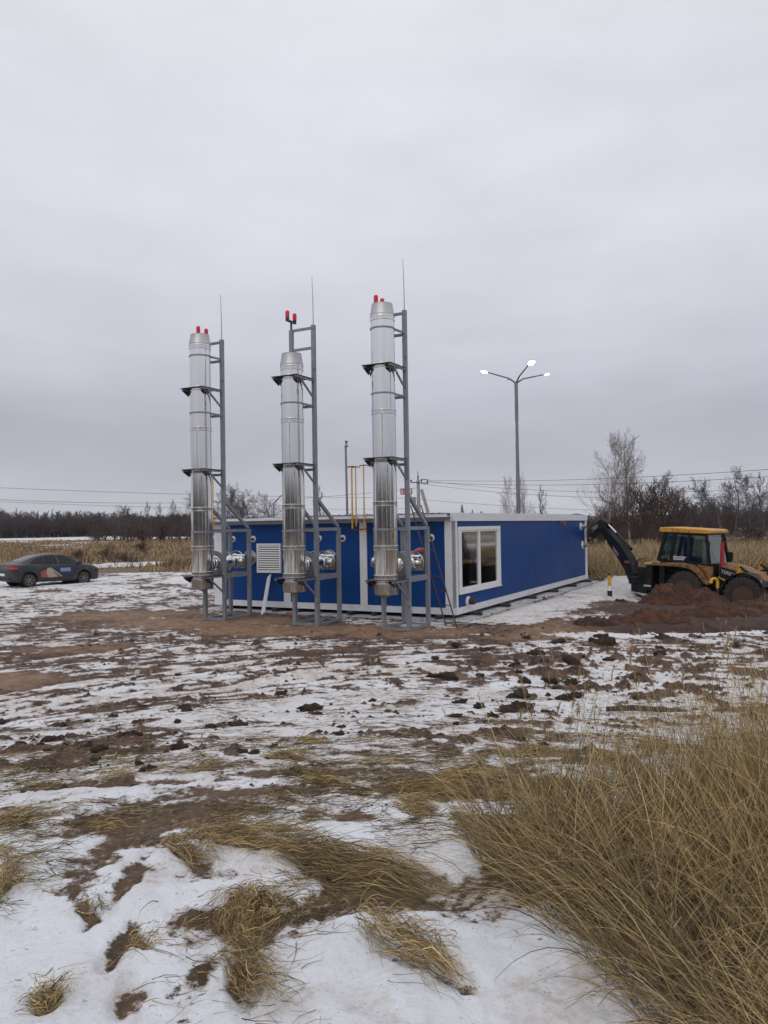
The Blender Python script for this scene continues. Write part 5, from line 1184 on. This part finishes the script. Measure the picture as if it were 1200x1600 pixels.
def seg_mesh(segs, rmin, nside=3):
    P0 = np.array([s[0] for s in segs]); P1 = np.array([s[1] for s in segs]); r0 = np.maximum([s[2] for s in segs], rmin); r1 = np.maximum([s[3] for s in segs], rmin * .7)
    d = P1 - P0; d /= np.linalg.norm(d, axis=1, keepdims=True) + 1e-9; ref = np.where(np.abs(d[:, 2:3]) > .9, np.array([[1., 0, 0]]), np.array([[0, 0, 1.]])); a = np.cross(d, ref); a /= np.linalg.norm(a, axis=1, keepdims=True); b = np.cross(a, d)
    N = len(segs); V = np.zeros((N, 2 * nside, 3))
    for k in range(nside):
        t = 2 * math.pi * k / nside; o = a * math.cos(t) + b * math.sin(t); V[:, k] = P0 + o * r0[:, None]; V[:, nside + k] = P1 + o * r1[:, None]
    f = np.array([(k, (k + 1) % nside, nside + (k + 1) % nside, nside + k) for k in range(nside)]); F = (f[None] + 2 * nside * np.arange(N)[:, None, None]).reshape(-1, 4)
    return V.reshape(-1, 3), F
def tree_proto(name, seed, height, kids, spread, droop, r0, tm, cm, rmin, **k):
    S = grow_tree(np.random.default_rng(seed), height, len(kids) + 1, kids, spread, droop, r0, **k)
    a = seg_mesh(S[0], rmin, 6); b = seg_mesh(sum(S[1:], []), rmin, 3)
    o = empty(name, (0, 0, -500)); np_mesh('trunk', a[0], a[1], tm, o, smooth=True); np_mesh('crown', b[0], b[1], cm, o); return o, (a, b)
birch, _ = tree_proto('birch_tree', 4, 10.3, (46, 10, 6), (.72, .65, .7), .30, .085, M['bark_birch'], M['birch_twig'], .0075, trunk_frac=.16, len_ratio=.40, up=.35, wander=.09)
birch2, _ = tree_proto('birch_tree', 9, 10.5, (50, 10, 6), (.62, .65, .7), .28, .095, M['bark_birch'], M['birch_twig'], .0075, trunk_frac=.20, len_ratio=.38, up=.35, wander=.08)
oak, ok_g = tree_proto('bare_tree', 21, 8.5, (15, 11, 9), (.85, .75, .75), -.05, .15, M['twig'], M['twig'], .013, trunk_frac=.22, len_ratio=.58, up=.2, wander=.16)
oak2, ok2_g = tree_proto('bare_tree', 33, 8.5, (17, 11, 9), (.75, .8, .75), -.05, .13, M['twig'], M['twig'], .013, trunk_frac=.16, len_ratio=.50, up=.3, wander=.15)
slim, sl_g = tree_proto('bare_tree', 45, 9, (26, 9, 8), (.6, .7, .6), 0, .10, M['twig'], M['twig'], .013, trunk_frac=.2, len_ratio=.34, up=.3)
def spruce_proto(seed, h):
    rs = np.random.default_rng(seed); o = empty('spruce_tree', (0, 0, -500)); MB().tube([(0, 0, 0), (0, 0, h)], [.14, .02], 6).build('trunk', M['twig'], o)
    V = []; F = []; n = 0
    for i in range(420):
        t = rs.random() ** .8; z = h * (.1 + .9 * t); L_ = (1 - t) * h * .20 + .12; a = rs.uniform(0, 6.28); w = .10 + .10 * (1 - t)
        p = np.array([0, 0, z]); q = np.array([math.cos(a) * L_, math.sin(a) * L_, z - L_ * rs.uniform(.05, .5)]); s_ = np.array([-math.sin(a), math.cos(a), 0]) * w
        V += [p - s_ * .3, p + s_ * .3, q + s_, q - s_, (p + q) / 2 + np.array([0, 0, -.2])]; F += [(n, n + 1, n + 2, n + 3)]; n += 5
    np_mesh('crown', V, F, M['needle'], o); return o
spruce = spruce_proto(3, 7.0)
used_protos = set()
def plant(proto, x, y, s, label, cat='tree', group=None, rz=None, lean=0):
    o = proto if proto.name not in used_protos else copy_tree(proto)
    used_protos.add(proto.name)
    o.location = (x, y, float(base_z(x, y)) - .1); o.scale = (s[0], s[0], s[1]) if isinstance(s, tuple) else (s, s, s)
    o.rotation_euler = (lean, 0, random.uniform(0, 6.28) if rz is None else rz); o['label'] = label; o['category'] = cat
    if group: o['group'] = group
    return o
plant(birch, 18.3, 64, (.95, .86), 'left birch of the tall bare pair behind the digging arm', group='pair of tall birches', rz=1.0)
plant(birch2, 20.5, 65, (.95, .86), 'right birch of the tall bare pair, with the white lower trunk', group='pair of tall birches', rz=2.2)
plant(oak, 37.4, 100, (1.0, .88), 'round crowned bare tree above the backhoe cab', group='bare trees on the right skyline')
plant(slim, 43.4, 105, (.8, .80), 'slender bare tree between the round crowned one and the dark grove', group='bare trees on the right skyline')
for i, (px, Y, s, h, pr) in enumerate([(1128, 112, 1.05, .95, oak2), (1150, 118, 1.2, 1.08, oak), (1172, 112, 1.0, .98, oak2), (1192, 108, 1.0, .93, slim), (1210, 112, 1.2, 1.0, oak), (1240, 115, 1.2, 1.1, oak2)]):
    x = (px - 600) / 1212 * Y; plant(pr, x, Y, (s, h), ['leftmost tree of the dark bare grove at the right', 'broad dark bare tree second in the grove at the right', 'dark bare tree in the middle of the grove at the right', 'slender pale tree at the right end of the grove', 'bare tree at the right edge of the grove', 'bare tree just past the right edge of the grove'][i], group='bare trees on the right skyline')
for i, (px, Y, s, h, pr, lb) in enumerate([(352, 120, .95, .92, oak, 'bare tree over the roof, immediately right of the farthest chimney'), (372, 125, 1.1, .98, oak2, 'broad bare tree over the roof between farthest and middle chimneys'), (392, 122, .9, .86, oak, 'smaller bare tree over the roof left of the far lamp post'),
                                       (428, 110, .75, .80, oak2, 'bare tree beside the far lamp post'), (496, 110, .85, .86, slim, 'sparse bare tree right of the middle chimney'), (288, 135, .95, .92, oak, 'tall spreading bare tree left of the farthest chimney'), (268, 150, .9, .85, slim, 'slim bare tree second to the left of the farthest chimney'),
                                       (248, 170, .95, .85, slim, 'slim bare tree standing above the dark wood on the left'), (228, 175, 1.0, .9, slim, 'slim bare tree farther left above the dark wood'), (215, 190, 1.0, .9, oak2, 'bare tree at the stepped end of the dark wood'), (175, 260, 1.5, 1.1, oak, 'rounded bare tree rising from the far wood')]):
    plant(pr, (px - 600) / 1212 * Y, Y, (s, h), lb, group='bare trees on the left skyline')
for i, (px, Y, s, lb) in enumerate([(722, 120, (.9, .84), 'pointed pale spruce above the house corner'), (738, 130, (.7, .75), 'small tree between the two pointed ones'), (752, 125, (1.0, .70), 'rounded small conifer above the window')]):
    plant(spruce, (px - 600) / 1212 * Y, Y, s, lb, group='small trees over the side wall')
for i, (px, Y, s, h, pr, lb) in enumerate([(800, 72, .42, .62, birch, 'pale bare shrub just left of the street lamp'), (822, 72, .45, .62, birch2, 'pale bare shrub just right of the street lamp'), (848, 78, .55, .66, slim, 'dense dark bushy tree right of the street lamp'), (690, 90, .4, .42, oak2, 'low bare shrub by the power pole prop')]):
    plant(pr, (px - 600) / 1212 * Y, Y, (s, h), lb, 'shrub', 'bare shrubs over the side wall')
# dense brown brush behind the digging arm
brush, br_g = tree_proto('brown_bush', 61, 3.4, (14, 7, 5), (.55, .6, .6), -.3, .05, M['twig_brown'], M['twig_brown'], .012, trunk_frac=.02, len_ratio=.75, up=.5)
lbs = ['brown brush behind the raised elbow of the digging arm', 'brown brush right behind the birches', 'brown brush between arm and cab', 'tall brown brush above the rear of the cab', 'brown brush showing behind the cab roof', 'brown brush at the far side of the birch trunks', 'low brown brush behind the exhaust stack', 'brown brush right of the exhaust stack', 'brown brush near the snowy strip at right', 'brown brush at the right edge of the field']
for i, (px, Y, s, h) in enumerate([(955, 75, 1.3, .9), (985, 62, 1.3, 1.25), (1003, 60, 1.3, 1.3), (1022, 62, 1.3, 1.25), (1045, 66, 1.4, 1.2), (968, 70, 1.4, 1.05), (1140, 75, 1.2, .42), (1165, 78, 1.2, .45), (1190, 80, 1.4, .5), (1220, 80, 1.4, .5)]):
    plant(brush, (px - 600) / 1212 * Y, Y, (s, h), lbs[i], 'bush', 'brown brush behind the backhoe')
for i, (px, Y, s, h, lb) in enumerate([(130, 60, .55, .28, 'reddish weeds in the field above the car bonnet'), (180, 55, .7, .33, 'reddish weeds in the field right of the car'), (230, 75, .8, .36, 'reddish weeds farther out in the left field'), (205, 52, .5, .26, 'low reddish weeds nearest the snow on the left')]):
    plant(brush, (px - 600) / 1212 * Y, Y, (s, h), lb, 'weeds', 'reddish weeds in the left field')
# far woods that read as one mass
def wood(name, items, geos, mat, rminf=1.):
    Vs = []; Fs = []; n = 0; rs = np.random.default_rng(88)
    for (x, y, s, h) in items:
        (a, b) = geos[rs.integers(len(geos))]; t = rs.uniform(0, 6.28); c, q = math.cos(t), math.sin(t)
        for (V, F) in (a, b):
            P = V * np.array([s, s, h]); X = P[:, 0] * c - P[:, 1] * q + x; Y = P[:, 0] * q + P[:, 1] * c + y
            Vs.append(np.stack([X, Y, P[:, 2] + float(base_z(x, y)) - .2], 1)); Fs.append(F + n); n += len(V)
    o = np_mesh(name, np.vstack(Vs), np.vstack(Fs), mat); tag(o, kind='stuff')
def light_geo(seed, h, kids, spread, rmin, **k):
    S = grow_tree(np.random.default_rng(seed), h, len(kids) + 1, kids, spread, 0, .16, **k); return seg_mesh(S[0], rmin * 1.2, 4), seg_mesh(sum(S[1:], []), rmin, 3)
G1 = [light_geo(s, 10.5, (18, 8), (.6, .6), .045, trunk_frac=.05, len_ratio=.34, up=.5) for s in (71, 72, 73, 74)]
rs = np.random.default_rng(55); items = []
for i in range(430):
    px = rs.uniform(-110, 305); Y = rs.uniform(320, 385) - max(0, px - 180) * .6; top = np.interp(px, [-110, 0, 100, 200, 240, 305], [1.15, 1.1, 1.0, .95, .78, .8]) * rs.uniform(.78, 1.08) * Y / 350
    items.append(((px - 600) / 1212 * Y, Y, 1.5, top))
for i in range(60):
    px = rs.uniform(300, 640); Y = rs.uniform(240, 300); items.append(((px - 600) / 1212 * Y, Y, 1.4, rs.uniform(.32, .5) + (.16 if 520 < px < 590 else 0)))
for i in range(90):
    px = rs.uniform(590, 1230); Y = rs.uniform(210, 300); items.append(((px - 600) / 1212 * Y, Y, 1.5, rs.uniform(.30, .45)))
wood('far_woods', items, G1, M['twig'])
G2 = [light_geo(s, 6, (16, 8), (.55, .6), .035, trunk_frac=.05, len_ratio=.5, up=.5) for s in (81, 82, 83)]
items = []
for i in range(80):
    px = rs.uniform(1060, 1270); Y = rs.uniform(125, 165); items.append(((px - 600) / 1212 * Y, Y, 1.2, rs.uniform(.55, .95)))
for i in range(60):
    px = rs.uniform(905, 1075); Y = rs.uniform(85, 120); items.append(((px - 600) / 1212 * Y, Y, 1.0, rs.uniform(.32, .55)))
for i in range(330):
    px = rs.uniform(-110, 310); Y = rs.uniform(318, 345) - max(0, px - 180) * .6; items.append(((px - 600) / 1212 * Y, Y, 2.4, rs.uniform(.8, 1.25)))
for i in range(40):
    px = rs.uniform(150, 330); Y = rs.uniform(150, 200); items.append(((px - 600) / 1212 * Y, Y, 1.3, rs.uniform(.35, .65)))
wood('scrub_thicket', items, G2, M['twig_brown'])
# woods behind the photographer, which the bright pipes and the window mirror
items = []
for i in range(420):
    t = R(rs.uniform(70, 290)); d = rs.uniform(50, 80)
    if perlin(t * 4.0, 0.5, 4) > .33: continue
    items.append((math.sin(t) * d, math.cos(t) * d, 1.6, rs.uniform(.55, 1.0)))
wood('woods_behind', items, G1, M['twig'])
for o in list(bpy.data.objects):
    if o.parent is None and o.location.z < -400: 
        for c in list(o.children): bpy.data.objects.remove(c)
        bpy.data.objects.remove(o)

# ------------------------------------------------------------------ thin winter air
hz = MB().box((-2750, -2750, -4.2), (2750, 2750, 46)).build('haze', bpy.data.materials.new('winter_air')); hz['kind'] = 'stuff'
hm = hz.data.materials[0]; hm.use_nodes = True; hm.node_tree.nodes.clear()
ho = hm.node_tree.nodes.new('ShaderNodeOutputMaterial'); hv = hm.node_tree.nodes.new('ShaderNodeVolumePrincipled')
hv.inputs['Density'].default_value = .00014; hv.inputs['Color'].default_value = (.84, .88, .96, 1); hv.inputs['Anisotropy'].default_value = .2
hm.node_tree.links.new(hv.outputs[0], ho.inputs['Volume'])
